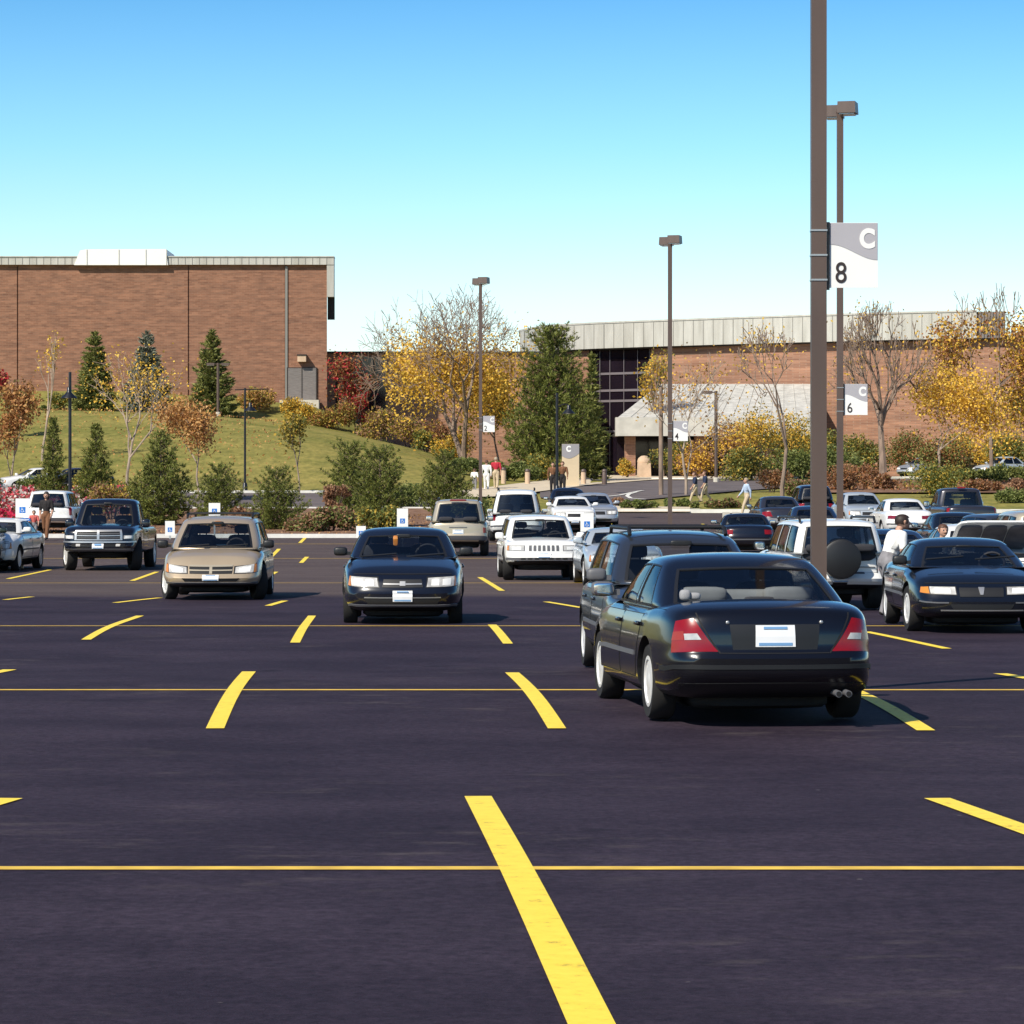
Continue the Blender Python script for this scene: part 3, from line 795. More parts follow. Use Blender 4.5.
    # doors
    for (d0, d1, d2, d3) in P['doors']:
        for s, fce in ((1, 'L'), (-1, 'Q')):
            lo, up = P.get('dc', (-.62, .80)); uf = unfold(fce, P)
            g_ = .006/P['L']*2+.002
            mb = MB(); patch(mb, bm_, uf, [(d0, lo), (d1, lo), (d2, up), (d3, up)], 10, 8, .004, .008)
            mb2 = MB(); patch(mb2, bm_, uf, [(d0-g_, lo-.03), (d1+g_, lo-.03), (d2+g_, up+.02), (d3-g_, up+.02)], 10, 8, .0015, .004)
            do = mb.build('door', pm, root, smooth=40); mb2.build('door_gap', M['gap'], do, smooth=40)
            hp = bm_([uf(d3+(d2-d3)*.13 if d3 < d2 else d3, up-.22)])[0]
            mb3 = MB(); mb3.rbox((hp[0], hp[1]+s*.018, hp[2]), (.17, .035, .035)); mb3.build('handle', P.get('handlemat') or pm, do, smooth=60)
    if P.get('moulding'):
        for s, fce in ((1, 'L'), (-1, 'Q')):
            mb = MB(); m0, m1, mc, mh = P['moulding']; patch(mb, bm_, unfold(fce, P), [(m0, mc-mh), (m1, mc-mh), (m1, mc+mh), (m0, mc+mh)], 14, 1, .014, .02)
            mb.build('side_moulding', P.get('mouldmat') or M['greytrim'], root, smooth=40)
    mb = MB(); mb.rbox((0, 0, max(.20, P['bot'][1][1]-.02)), (P['L']*.80, P['W']*.66, .20), n=8); mb.build('underbody', M['gap'], root, smooth=60)
    # wheels
    ta, ra = wheel_mesh(Rw, tw, P.get('spokes', 7), 0)
    for wx in (P['xf'], P['xr']):
        for s in (-1, 1):
            wo = link(bpy.data.objects.new('wheel', ta)); wo.parent = root; wo.location = (wx, s*(P['W']/2-tw/2-.035), Rw)
            wo.rotation_euler = (0, rnd.uniform(0, 1), (0 if s > 0 else PI)+(R(steer) if wx == P['xf'] else 0))
            ro_ = link(bpy.data.objects.new('rim', ra)); ro_.parent = wo
    # door mirrors
    if 'mirrors' not in skip:
        for s in (-1, 1):
            mb = MB(); xm = K['xwb']-P.get('mdx', .32); mz = K['zb']+.09; ms = P.get('ms', (.13, .21, .14)); y0 = K['Wb']
            mb.rbox((xm, s*(y0+.0+ms[1]/2), mz), ms, n=4); mb.box((xm, s*(y0+.02), mz-.03), (.07, .14, .05))
            o = mb.build('door_mirror', P.get('mirrormat') or pm, root, smooth=50)
            mb = MB(); mb.rbox((xm-ms[0]/2, s*(y0+.0+ms[1]/2), mz), (.012, ms[1]*.86, ms[2]*.8), n=6); mb.build('mirror_glass', M['chrome'], o, smooth=60)
    for it in feats:
        nm, face, quad, m_, off = it[:5]
        nu, nv = (it[5] if len(it) > 5 else (8, 4))
        for mir in ((1, -1) if len(face) > 1 else (1,)):
            f0 = face[0]
            q = [(u*mir, v) if f0 in 'FR' else (u, v) for u, v in quad]
            if f0 == 'S': f0 = 'L' if mir > 0 else 'Q'
            mb = MB(); patch(mb, bm_, unfold(f0, P), q, nu, nv, off, off+.015); mb.build(nm, m_, root, smooth=40)
    root['_'] = 0; del root['_']
    return root, bm_, cm_

def plate(root, bm_, face, P, u0, u1, v0, v1, off=.02, front=False):
    mb = MB(); patch(mb, bm_, unfold(face, P), [(u0, v0), (u1, v0), (u1, v1), (u0, v1)], 2, 2, off, off+.02); p = mb.build('licence_plate', M['plate'], root)
    dv = v1-v0; du = u1-u0
    mb = MB(); patch(mb, bm_, unfold(face, P), [(u0+du*.08, v0+dv*.06), (u1-du*.08, v0+dv*.06), (u1-du*.08, v0+dv*.2), (u0+du*.08, v0+dv*.2)], 2, 1, off+.003, .004); mb.build('plate_print', M['plateblue'], p)
    mb = MB(); patch(mb, bm_, unfold(face, P), [(u0+du*.2, v0+dv*.84), (u1-du*.2, v0+dv*.84), (u1-du*.2, v0+dv*.94), (u0+du*.2, v0+dv*.94)], 2, 1, off+.003, .004); mb.build('plate_print', M['plateblue'], p)
    return p
def tubes(root, name, m, lists, r, n=8):
    mb = MB()
    for l in lists: mb.tube(l, r, n)
    return mb.build(name, m, root, smooth=50)
def rack(root, P, xa, xb, yy, zr, cross=(), m=None):
    m = m or M['trim']
    for s in (-1, 1): o = tubes(root, 'roof_rail', m, [[(xa, s*yy, zr-.02), (xa-.08, s*yy, zr+.05), (xb+.08, s*yy, zr+.05), (xb, s*yy, zr-.03)]], .022)
    for xc in cross: tubes(o, 'cross_bar', m, [[(xc, -yy, zr+.06), (xc, yy, zr+.06)]], .02)
    return o
def wipers(root, K, m=None):
    o = tubes(root, 'wiper', M['trim'], [[(K['xwb']+.01, -.62, K['zb']+.02), (K['xwb']-.09, -.1, K['zb']+.06)], [(K['xwb']+.01, .05, K['zb']+.02), (K['xwb']-.09, .6, K['zb']+.06)]], .013, 6)
    return o

SEC = [(0, .88), (.12, .95), (.35, 1.0), (.6, .995), (.85, .965), (1, .93)]
PLAN = [(-2.5, .93), (-1.3, .995), (0, 1), (1.3, .99), (2.5, .91)]
SEDAN = dict(L=4.7, W=1.77, H=1.40, n=8, R=.31, tw=.2, xf=1.38, xr=-1.32,
    top=[(-2.4, .93), (-2.25, .985), (-1.75, 1.0), (-1, .97), (.85, .965), (1.3, .92), (1.9, .83), (2.35, .70)],
    bot=[(-2.4, .30), (-2.0, .22), (1.9, .19), (2.35, .22)], sec=SEC, plan=PLAN,
    nose=[(0, .14), (.15, .03), (.5, 0), (.58, .05), (.8, .10), (1, .26)], tail=[(0, .12), (.15, .03), (.48, 0), (.55, .06), (.9, .10), (1, .2)],
    doors=[(-.02, .47, .40, -.02), (-.36, -.045, -.045, -.44)], moulding=(-.35, .47, -.1, .05), ms=(.13, .2, .13),
    cab=dict(xwb=1.08, xwt=.28, xrt=-.88, xrb=-1.72, Wb=.80, Wr=.585, zb=.955, side=[(-.62, -.06), (.0, .80)], c=(-.78, .70), pc=.12, drop=.05))
def var(base, **k):
    d = dict(base); cb = k.pop('cabin', None); d.update(k)
    if cb: d['cab'] = {**base['cab'], **cb}
    return d
HATCH = var(SEDAN, L=4.6, H=1.5, top=[(-2.4, .9), (-2.2, .95), (.9, .93), (1.3, .92), (1.9, .85), (2.35, .72)],
    cabin=dict(xwb=1.12, xwt=.40, xrt=-2.0, xrb=-2.25, Wr=.60, side=[(-.93, -.50), (-.45, .16), (.21, .86)], er=.8, rdrop=.02))
VAN = dict(L=4.8, W=1.88, H=1.58, n=8, R=.32, tw=.205, xf=1.45, xr=-1.42,
    top=[(-2.4, .95), (1.0, .93), (1.4, .90), (1.95, .80), (2.4, .62)], bot=[(-2.4, .32), (-2, .24), (2, .22), (2.4, .26)], sec=SEC, plan=PLAN,
    nose=[(0, .12), (.15, .02), (.42, 0), (.5, .05), (.75, .14), (1, .32)], tail=[(0, .08), (.4, 0), (.46, .06), (1, .08)],
    doors=[(.12, .50, .42, .12), (-.40, .095, .095, -.40)], moulding=(-.36, .46, -.1, .05), ms=(.15, .2, .15), mdx=.36,
    cab=dict(xwb=1.42, xwt=.45, xrt=-2.08, xrb=-2.33, Wb=.86, Wr=.66, zb=.93, side=[(-.92, -.45), (-.40, .14), (.20, .84)], c=(-.78, .72), pc=.14, drop=.05, n=10))
SUV = dict(L=4.5, W=1.78, H=1.66, n=10, R=.36, tw=.235, xf=1.36, xr=-1.30,
    top=[(-2.25, 1.02), (.8, 1.02), (1.2, 1.02), (1.9, .98), (2.25, .90)], bot=[(-2.3, .42), (-1.9, .34), (1.8, .34), (2.3, .40)], sec=[(0, .9), (.15, .97), (.4, 1), (.8, .985), (1, .95)],
    plan=[(-2.4, .97), (0, 1), (2.4, .95)], nose=[(0, .1), (.1, .01), (.35, 0), (.4, .07), (.9, .10), (1, .16)], tail=[(0, .08), (.3, 0), (.36, .09), (1, .10)],
    doors=[(-.02, .40, .38, -.02), (-.34, -.045, -.045, -.42)], moulding=(-.3, .38, -.3, .07), ms=(.13, .19, .16), mdx=.3,
    cab=dict(xwb=.98, xwt=.45, xrt=-1.98, xrb=-2.12, Wb=.83, Wr=.67, zb=1.0, side=[(-.93, -.50), (-.45, .10), (.15, .84)], c=(-.80, .74), n=11, pc=.06, drop=.04))
PICK = dict(L=5.4, W=1.98, H=1.84, n=10, R=.40, tw=.26, xf=1.75, xr=-1.75,
    top=[(-2.75, 1.12), (-.9, 1.12), (.85, 1.12), (1.25, 1.17), (2.2, 1.12), (2.7, 1.02)], bot=[(-2.7, .5), (-2.2, .42), (2, .42), (2.7, .48)], sec=[(0, .9), (.15, .97), (.4, 1), (.8, .99), (1, .95)],
    plan=[(-2.7, .98), (0, 1), (1.4, .99), (2.7, .92)], nose=[(0, .06), (.12, 0), (.32, 0), (.38, .10), (.9, .14), (1, .24)], tail=[(0, .08), (.3, .02), (.36, .09), (1, .10)],
    doors=[(.06, .40, .36, .06)], dc=(-.6, .84), moulding=None, ms=(.14, .22, .22), mdx=.32, xs=.05,
    cab=dict(xwb=1.02, xwt=.45, xrt=-.62, xrb=-.74, Wb=.88, Wr=.70, zb=1.10, side=[(-.62, -.25), (-.12, .76)], c=(-.80, .74), n=11, pc=.08, drop=.04))

# paints
PT = {k: paint(k+' car paint', c, *r) for k, (c, *r) in {
    'black': ((.0045, .0045, .007), .22, .2), 'slate': ((.045, .052, .068), .3, .5), 'blueblack': ((.005, .0065, .011), .22, .1), 'navy': ((.006, .0075, .014), .25, .1),
    'tan': ((.50, .39, .265), .35, .4), 'gold': ((.50, .43, .32), .35, .4), 'white': ((.80, .79, .76), .3, 0.), 'silver': ((.50, .52, .55), .35, .55), 'silverblue': ((.55, .60, .64), .35, .4),
    'green': ((.018, .028, .020), .25, .2), 'charcoal': ((.035, .035, .045), .3, .4), 'blue': ((.016, .035, .085), .25, .4), 'deepgreen': ((.012, .016, .014), .22, .3)}.items()}
def lights_rear(u0, u1, c0, c1, m=None, inner=None):
    return ('tail_light', 'R2', [(u0, c0), (u1, c0), (u1, c1), (inner or u0, c1)], m or M['redlens'], .006)

M['amberred'] = mat('orange red lamp lens', (.30, .022, .005), .2, coat=.4)
# near black sedan, rear towards us
P1 = var(SEDAN, L=4.75, W=1.79, H=1.345, zs=.95, benchmat=M['seatgrey'], spokes=10, n=9, tw=.20, sec=[(0, .95), (.12, .985), (.35, 1.0), (.6, .995), (.85, .965), (1, .93)], bot=[(-2.4, .26), (-2.0, .20), (1.9, .19), (2.35, .22)],
    tail=[(0, .16), (.1, .05), (.22, .005), (.44, 0), (.50, .05), (.72, .06), (.93, .10), (1, .22)], mirrormat=M['greytrim'],
    top=[(-2.4, .965), (-2.3, 1.0), (-1.8, 1.015), (-1, .97), (.85, .965), (1.3, .92), (1.9, .83), (2.35, .70)], cabin=dict(xrt=-.92, xrb=-1.80, Wb=.82, Wr=.61, bb=.93, bc=(-.66, .72), zb=.965, side=[(-.60, -.06), (.0, .80)]))
F1 = [('tail_light', 'R2', [(.54, -.02), (1.05, -.02), (.99, .70), (.79, .72)], M['redlens'], .007, (10, 6)),
      ('reverse_light', 'R2', [(.70, .26), (.86, .26), (.875, .40), (.745, .40)], M['clearlens'], .0105, (4, 2)),
      ('turn_signal', 'R2', [(.87, .26), (1.035, .26), (1.01, .46), (.88, .46)], M['amberred'], .0098, (4, 3)),
      ('trunk_gap', 'R', [(-.515, -.05), (.515, -.05), (.515, -.025), (-.515, -.025)], M['gap'], .003, (16, 1)),
      ('trunk_panel', 'R', [(-.40, .02), (.40, .02), (.44, .58), (-.44, .58)], M['trim'], .003, (12, 4)),
      ('bumper_strip', 'R', [(-1.5, -.40), (1.5, -.40), (1.5, -.30), (-1.5, -.30)], M['trim'], .010, (30, 1)),
      ('bumper_valance', 'R', [(-.95, -.97), (.95, -.97), (.95, -.72), (-.95, -.72)], M['trim'], .004, (20, 2)),
      ('trunk_gap', 'R2', [(.515, -.05), (.53, -.05), (.79, .84), (.775, .84)], M['gap'], .003, (1, 8))]
r1, b1, c1_ = car('parked_sedan', 'glossy black sedan nearest the camera seen from behind with silver wheels', 'car', 1.80, 27.5, 96.8, P1, PT['black'], F1, hi=1.7, seat=M['seatdark'])
plate(r1, b1, 'R', P1, -.19, .19, .10, .56, .012)
for yy in (-.50, -.58):
    ep = tubes(r1, 'exhaust_pipe', M['greytrim'], [[(-2.0, yy, .27), (-2.36, yy, .258)]], .027, 14); tubes(ep, 'pipe_bore', M['gap'], [[(-2.355, yy, .258), (-2.363, yy, .2577)]], .021, 12)
mb = MB(); mb.rbox((-1.66, 0, .985), (.06, .24, .045)); mb.build('brake_light', M['seatdark'], r1, smooth=60)
mb = MB(); mb.rbox((-1.62, .60, 1.02), (.10, .09, .09), n=3); mb.rbox((-1.60, .52, 1.01), (.09, .10, .06), n=3); mb.build('tissue_box', M['seatgrey'], r1, smooth=60)
for s in (-1, 1):
    o = MB(); o.rbox(tuple(b1([(-1, s*.46, .62)])[0]+np.array((-.004, 0, 0))), (.02, .03, .03), n=2.5); o.build('trunk_lock', M['steel'], r1, smooth=True)

# slate wagon nose to nose with it
P2 = var(HATCH, L=4.6, W=1.76, H=1.49, mirrormat=M['greytrim'])
F2 = [('headlight', 'F2', [(.55, .25), (1.05, .25), (1.05, .75), (.6, .7)], M['clearlens'], .006)]
r2, b2, c2_ = car('parked_wagon', 'slate grey wagon with black roof rack facing the black sedan nose to nose', 'car', 1.70, 33.4, -86, P2, PT['slate'], F2, hi=1.3)
rack(r2, P2, .25, -1.7, .50, 1.46, (.05, -1.2))

# blue-black saloon facing us in the centre
P3 = var(SEDAN, L=4.75, W=1.80, H=1.40, moulding=None, mirrormat=M['trim'], nose=[(0, .12), (.12, .02), (.5, 0), (.57, .04), (.62, .045), (.85, .10), (1, .26)],
    cabin=dict(Wb=.83, Wr=.61, fb=.87))
def face_front(grille=M['trim']):
    return [('headlight_frame', 'F2', [(.40, .31), (1.12, .28), (1.12, .80), (.44, .79)], M['trim'], .003), ('headlight', 'F2', [(.42, .36), (.93, .33), (1.0, .78), (.46, .74)], M['clearlens'], .006), ('lamp_reflector', 'F2', [(.50, .42), (.64, .41), (.66, .69), (.52, .68)], M['reflector'], .009, (3, 3)), ('lamp_reflector', 'F2', [(.70, .41), (.86, .40), (.90, .71), (.72, .69)], M['reflector'], .009, (3, 3)), ('turn_signal', 'F2', [(.95, .33), (1.10, .32), (1.10, .76), (1.01, .78)], M['amber'], .006),
      ('grille', 'F', [(-.36, .34), (.36, .34), (.34, .70), (-.34, .70)], grille, .006), ('air_intake', 'F', [(-.62, -.62), (.62, -.62), (.66, -.28), (-.66, -.28)], M['trim'], .004),
      ('hood_gap', 'F', [(-.95, .86), (.95, .86), (.95, .885), (-.95, .885)], M['gap'], .004, (20, 1))]
F3 = face_front()+[('grille_bar', 'F', [(-.34, .48), (.34, .48), (.34, .54), (-.34, .54)], M['steel'], .012), ('emblem', 'F', [(-.05, .42), (.05, .42), (.05, .62), (-.05, .62)], M['steel'], .016, (3, 3)),
      ('bumper_lip', 'F', [(-1.3, -.76), (1.3, -.76), (1.3, -.66), (-1.3, -.66)], M['greytrim'], .012, (24, 1)), ('bumper_strip', 'F', [(-.66, -.26), (.66, -.26), (.66, -.21), (-.66, -.21)], M['steel'], .012, (16, 1))]
r3, b3, c3_ = car('driving_sedan', 'blue black sedan facing us alone in the middle of the lot', 'car', -1.63, 48.2, -88.5, P3, PT['navy'], F3, hi=1.25, seat=M['seatdark'])
plate(r3, b3, 'F', P3, -.17, .17, -.46, .12, .02); wipers(r3, P3['cab'])
mb = MB(); mb.rbox((P3['cab']['xwt']+.2, -.12, 1.2), (.02, .07, .15)); mb.build('hanging_tag', M['amber'], r3, smooth=True)

# gold minivan
P4 = var(VAN, L=4.75, W=1.86, H=1.50, zs=.97, mirrormat=M['trim'])
F4 = [('headlight_frame', 'F2', [(.47, .12), (1.15, .09), (1.15, .68), (.49, .61)], M['trim'], .003), ('lamp_reflector', 'F2', [(.58, .24), (.82, .21), (.87, .57), (.60, .50)], M['reflector'], .009, (3, 3)), ('headlight', 'F2', [(.50, .18), (.90, .14), (.96, .66), (.52, .56)], M['clearlens'], .006), ('turn_signal', 'F2', [(.92, .14), (1.14, .14), (1.14, .62), (.98, .66)], M['amber'], .006),
      ('grille', 'F', [(-.44, .14), (.44, .14), (.46, .60), (-.46, .60)], M['trim'], .006), ('grille_bar', 'F', [(-.45, .34), (.45, .34), (.45, .42), (-.45, .42)], PT['gold'], .014),
      ('grille_bar', 'F', [(-.03, .14), (.03, .14), (.03, .60), (-.03, .60)], PT['gold'], .013), ('grille_frame', 'F', [(-.46, .58), (.46, .58), (.46, .66), (-.46, .66)], PT['gold'], .014),
      ('air_intake', 'F', [(-.55, -.52), (.55, -.52), (.6, -.22), (-.6, -.22)], M['trim'], .005), ('bumper_lip', 'F', [(-1.3, -.74), (1.3, -.74), (1.3, -.62), (-1.3, -.62)], M['greytrim'], .012, (24, 1))]
r4, b4, c4_ = car('driving_minivan', 'tan gold minivan facing us with turned front wheels', 'car', -5.40, 59.2, -89, P4, PT['tan'], F4, hi=1.15, steer=18)
plate(r4, b4, 'F', P4, -.17, .17, -.42, .02, .02); wipers(r4, P4['cab']); rack(r4, P4, .0, -1.9, .60, 1.48, (-.3, -1.5))
mb = MB(); mb.rbox((.55, 0, 1.36), (.02, .14, .09)); mb.build('hanging_tag', M['amber'], r4, smooth=True)

# navy pickup
P5 = var(PICK)
F5 = [('lamp_reflector', 'F2', [(.74, .22), (.92, .22), (.93, .42), (.74, .42)], M['reflector'], .011, (3, 3)), ('headlight', 'F2', [(.70, .18), (.98, .18), (1.0, .46), (.70, .46)], M['clearlens'], .008), ('grille', 'F', [(-.60, .14), (.60, .14), (.62, .78), (-.62, .78)], M['trim'], .006),
      ('grille_frame', 'F', [(-.66, .74), (.66, .74), (.66, .84), (-.66, .84)], M['steel'], .03), ('grille_frame', 'F', [(-.66, .06), (.66, .06), (.66, .14), (-.66, .14)], M['steel'], .03),
      ('grille_frame', 'F2', [(.60, .14), (.66, .14), (.66, .74), (.60, .74)], M['steel'], .03), ('grille_bar', 'F', [(-.60, .42), (.60, .42), (.60, .49), (-.60, .49)], M['steel'], .028), ('grille_bar', 'F', [(-.035, .14), (.035, .14), (.035, .80), (-.035, .80)], M['steel'], .034),
      ('grille_slat', 'F', [(-.59, .26), (.59, .26), (.59, .30), (-.59, .30)], M['greytrim'], .012), ('grille_slat', 'F', [(-.59, .60), (.59, .60), (.59, .64), (-.59, .64)], M['greytrim'], .012),
      ('bumper', 'F', [(-1.25, -.16), (1.25, -.16), (1.25, -.04), (-1.25, -.04)], M['steel'], .035, (24, 2)), ('air_intake', 'F', [(-.75, -.50), (.75, -.50), (.75, -.24), (-.75, -.24)], M['trim'], .005), ('fog_light', 'F2', [(.50, -.46), (.62, -.46), (.62, -.28), (.50, -.28)], M['clearlens'], .012, (3, 3)),
      ('bumper_lip', 'F', [(-1.2, -.86), (1.2, -.86), (1.2, -.70), (-1.2, -.70)], M['greytrim'], .02, (24, 1)), ('bed_opening', 'T', [(-.93, -.88), (-.36, -.88), (-.36, .88), (-.93, .88)], M['trim'], .004)]
r5, b5, c5_ = car('parked_pickup', 'dark navy pickup truck facing us with chrome crossbar grille', 'pickup truck', -10.5, 83.8, -90, P5, PT['navy'], F5, hi=1., steer=18, skip=('bench',))
plate(r5, b5, 'F', P5, -.16, .16, -.66, -.32, .03); wipers(r5, P5['cab'])

# white SUV facing us
P6 = var(SUV, H=1.47, W=1.80, zs=.90)
F6 = [('headlight_frame', 'F2', [(.50, .24), (1.10, .24), (1.10, .74), (.50, .74)], M['greytrim'], .003), ('lamp_reflector', 'F2', [(.60, .35), (.84, .35), (.85, .63), (.60, .63)], M['reflector'], .009, (3, 3)), ('headlight', 'F2', [(.52, .28), (.92, .28), (.94, .70), (.52, .70)], M['clearlens'], .006), ('turn_signal', 'F2', [(.95, .28), (1.08, .28), (1.08, .68), (.96, .70)], M['amber'], .006)]
for k in range(7):
    u = -.36+k*.12; F6.append(('grille', 'F', [(u-.036, .26), (u+.036, .26), (u+.036, .74), (u-.036, .74)], M['greytrim'], .005, (2, 3)))
F6 += [('bumper', 'F', [(-1.3, -.62), (1.3, -.62), (1.3, -.40), (-1.3, -.40)], M['greytrim'], .012, (24, 2))]+[('air_intake', 'F', [(u-.06, -.60), (u+.06, -.60), (u+.06, -.44), (u-.06, -.44)], M['trim'], .016, (2, 2)) for u in (-.55, -.37, -.19, 0, .19, .37, .55)]
r6, b6, c6_ = car('parked_jeep', 'white boxy off-roader facing us with a seven slot grille', 'car', .60, 73.4, -87, P6, PT['white'], F6, hi=1., steer=-6)
plate(r6, b6, 'F', P6, -.18, .18, -.40, .02, .03); wipers(r6, P6['cab'])

# white SUV with spare wheel
P7 = var(SUV, L=4.3, H=1.50, W=1.66, zs=.93, roofmat=PT['white'], mirrormat=M['trim'], cabin=dict(Wb=.80, Wr=.66))
F7 = [('tail_light', 'R2', [(.83, -.02), (1.03, -.02), (1.03, .62), (.83, .62)], M['redlens'], .01), ('reverse_light', 'R2', [(.84, .26), (1.02, .26), (1.02, .40), (.84, .40)], M['amber'], .0135),
      ('bumper', 'R', [(-1.3, -.60), (1.3, -.60), (1.3, -.28), (-1.3, -.28)], PT['white'], .05, (24, 2)), ('tailgate_gap', 'R', [(-.79, -.16), (.79, -.16), (.79, -.13), (-.79, -.13)], M['gap'], .003, (12, 1)), ('tailgate_gap', 'R2', [(.78, -.16), (.80, -.16), (.80, .95), (.78, .95)], M['gap'], .003, (1, 8)),
      ('tailgate_handle', 'R', [(-.62, .52), (-.40, .52), (-.40, .66), (-.62, .66)], M['trim'], .02, (4, 2)), ('bumper_step', 'R', [(-.5, -.30), (.5, -.30), (.5, -.22), (-.5, -.22)], M['greytrim'], .055, (8, 1)), ('trim_strip', 'R', [(-.74, .14), (-.36, .14), (-.36, .19), (-.74, .19)], M['greytrim'], .02, (4, 1))]
r7, b7, c7_ = car('parked_jeep', 'white off-roader with a black covered spare wheel on its tailgate', 'car', 5.20, 54.4, 94.5, P7, PT['white'], F7, hi=1.1)
sp = MB(); sp.lathe([(.001, -.13), (.10, -.135), (.27, -.13), (.315, -.10), (.33, 0), (.32, .10), (.28, .12), (.001, .12)], 30, axis='y')
so_ = sp.build('spare_wheel', M['trim'], r7, smooth=40, fix=True); so_.location = (-2.27, .02, .84); so_.rotation_euler = (0, 0, R(90))
plate(r7, b7, 'R', P7, -.17, .17, -.62, -.30, .06); rack(r7, P7, .3, -1.85, .62, 1.47)

# dark sedan facing us at the right edge
P8 = var(SEDAN, L=4.85, W=1.86, H=1.26, zs=.91, mirrormat=M['trim'], nose=[(0, .10), (.12, .01), (.5, 0), (.58, .04), (.85, .13), (1, .30)], cabin=dict(Wb=.84, Wr=.60, xwb=1.3, xwt=.35))
F8 = [('headlight_frame', 'F2', [(.385, .38), (1.05, .38), (1.05, .75), (.40, .77)], M['trim'], .003), ('lamp_reflector', 'F2', [(.48, .47), (.72, .47), (.75, .69), (.50, .69)], M['reflector'], .009, (3, 3)), ('headlight', 'F2', [(.40, .42), (.80, .42), (.84, .74), (.42, .74)], M['clearlens'], .006), ('turn_signal', 'F2', [(.82, .42), (1.04, .42), (1.04, .70), (.86, .74)], M['amber'], .006),
      ('grille', 'F', [(-.34, .30), (.34, .30), (.36, .72), (-.36, .72)], M['trim'], .006), ('emblem', 'F', [(-.02, .40), (.02, .40), (.05, .72), (-.05, .72)], M['steel'], .016, (2, 3)),
      ('air_intake', 'F', [(-.45, -.50), (.45, -.50), (.5, -.16), (-.5, -.16)], M['trim'], .004), ('bumper_strip', 'F2', [(.52, -.10), (1.05, -.10), (1.05, -.02), (.52, -.02)], M['greytrim'], .012, (10, 1)), ('bumper_lip', 'F', [(-.66, -.58), (.66, -.58), (.66, -.52), (-.66, -.52)], M['steel'], .012, (12, 1)), ('hood_gap', 'F', [(-.95, .86), (.95, .86), (.95, .885), (-.95, .885)], M['gap'], .004, (20, 1))]
r8, b8, c8_ = car('parked_sedan', 'dark navy sedan facing us at the right edge of the picture with bright alloy wheels', 'car', 6.27, 44.9, -90.5, P8, PT['blueblack'], F8, hi=1.25, steer=4)
wipers(r8, P8['cab'])

# ---- the farther cars
def rearfeat(red=None, u0=.62, c0=.2, c1=.62, bar=False):
    f = [('tail_light', 'R2', [(u0, c0), (1.04, c0), (1.04, c1), (u0, c1)], red or M['redlens'], .008), ('bumper_strip', 'R', [(-1.2, -.36), (1.2, -.36), (1.2, -.24), (-1.2, -.24)], M['greytrim'], .012, (20, 1))]
    if bar: f.append(('light_bar', 'R', [(-u0, c0), (u0, c0), (u0, c1), (-u0, c1)], M['darkred'], .006, (10, 2)))
    return f
def tallrear(c0=.0, c1=.95): return [('tail_light', 'R2', [(.86, c0), (1.04, c0), (1.04, c1), (.86, c1)], M['redlens'], .008), ('bumper', 'R', [(-1.2, -.75), (1.2, -.75), (1.2, -.4), (-1.2, -.4)], M['greytrim'], .014, (20, 2)), ('tailgate_handle', 'R', [(-.3, .40), (.3, .40), (.3, .48), (-.3, .48)], M['greytrim'], .012)]
def fcar(name, label, cat, px, y, rz, P, pm, feats, pl=None, **k):
    r, b, c = car(name, label, cat, (px-512)/F*y, y+(P['L']/2), rz, P, pm, feats, hi=.75, **k)
    if pl: plate(r, b, pl, P, -.18, .18, -.2 if pl == 'R' else -.5, .22 if pl == 'R' else -.1, .02)
    return r, b, c
DG = M['glassdark']
fcar('parked_sedan', 'dark green car mostly cut off by the left picture edge', 'car', -47, 78, -86, var(SEDAN), PT['green'], face_front())
r, b, c = fcar('parked_coupe', 'white and silver coupe facing us at the left edge beside the navy pickup', 'car', -16, 80.5, -93, var(SEDAN, W=1.74, H=1.34), PT['white'], face_front(), seat=M['seatgrey'])
fcar('parked_off_roader', 'white off-roader seen from behind the walking woman', 'car', 47, 118, 90, var(SUV, W=1.95, H=1.62, sideglass=DG, backglass=DG), PT['white'], tallrear(), pl='R')
r, b, c = fcar('parked_off_roader', 'tan off-roader seen from behind with dark rear glass and roof rails', 'car', 458, 94, 90, var(SUV, W=1.82, H=1.68, backglass=DG, sideglass=DG), PT['gold'], tallrear(-.05, .45), pl='R')
rack(r, SUV, .3, -1.7, .6, 1.66); mb = MB(); mb.rbox((-2.05, 0, 1.64), (.05, .5, .05)); mb.build('brake_light', M['darkred'], r, smooth=True)
r, b, c = fcar('parked_minivan', 'white minivan seen from behind with tall red tail lamps', 'car', 517, 109, 89, var(VAN, W=1.92, H=1.78, backglass=DG, sideglass=DG), PT['white'], [('tail_light', 'R2', [(.80, .28), (1.05, .28), (1.05, .98), (.80, .98)], M['redlens'], .008), ('bumper_strip', 'R', [(-1.2, -.36), (1.2, -.36), (1.2, -.24), (-1.2, -.24)], M['greytrim'], .012, (20, 1))], pl='R')
rack(r, VAN, .0, -1.9, .62, 1.77)
BEETLE = var(SEDAN, L=4.0, W=1.72, H=1.5, n=5, doors=[(-.1, .40, .36, -.1)], moulding=None, top=[(-2, .75), (-1.6, .95), (-1, 1.0), (.9, .98), (1.4, .92), (2, .7)], cabin=dict(xwb=1.1, xwt=.25, xrt=-.5, xrb=-1.55, n=4, Wr=.62, side=[(-.55, -.05), (.02, .75)]), xf=1.2, xr=-1.2, xb=-.6)
fcar('parked_car', 'small round roofed dark blue car beyond the white minivan', 'car', 568, 134, 90, BEETLE, PT['navy'], rearfeat(), seat=M['seatgrey'])
fcar('parked_sedan', 'white sedan facing us behind the white boxy off-roader', 'car', 572, 121, -87, var(SEDAN, H=1.36), PT['white'], face_front(), pl='F')
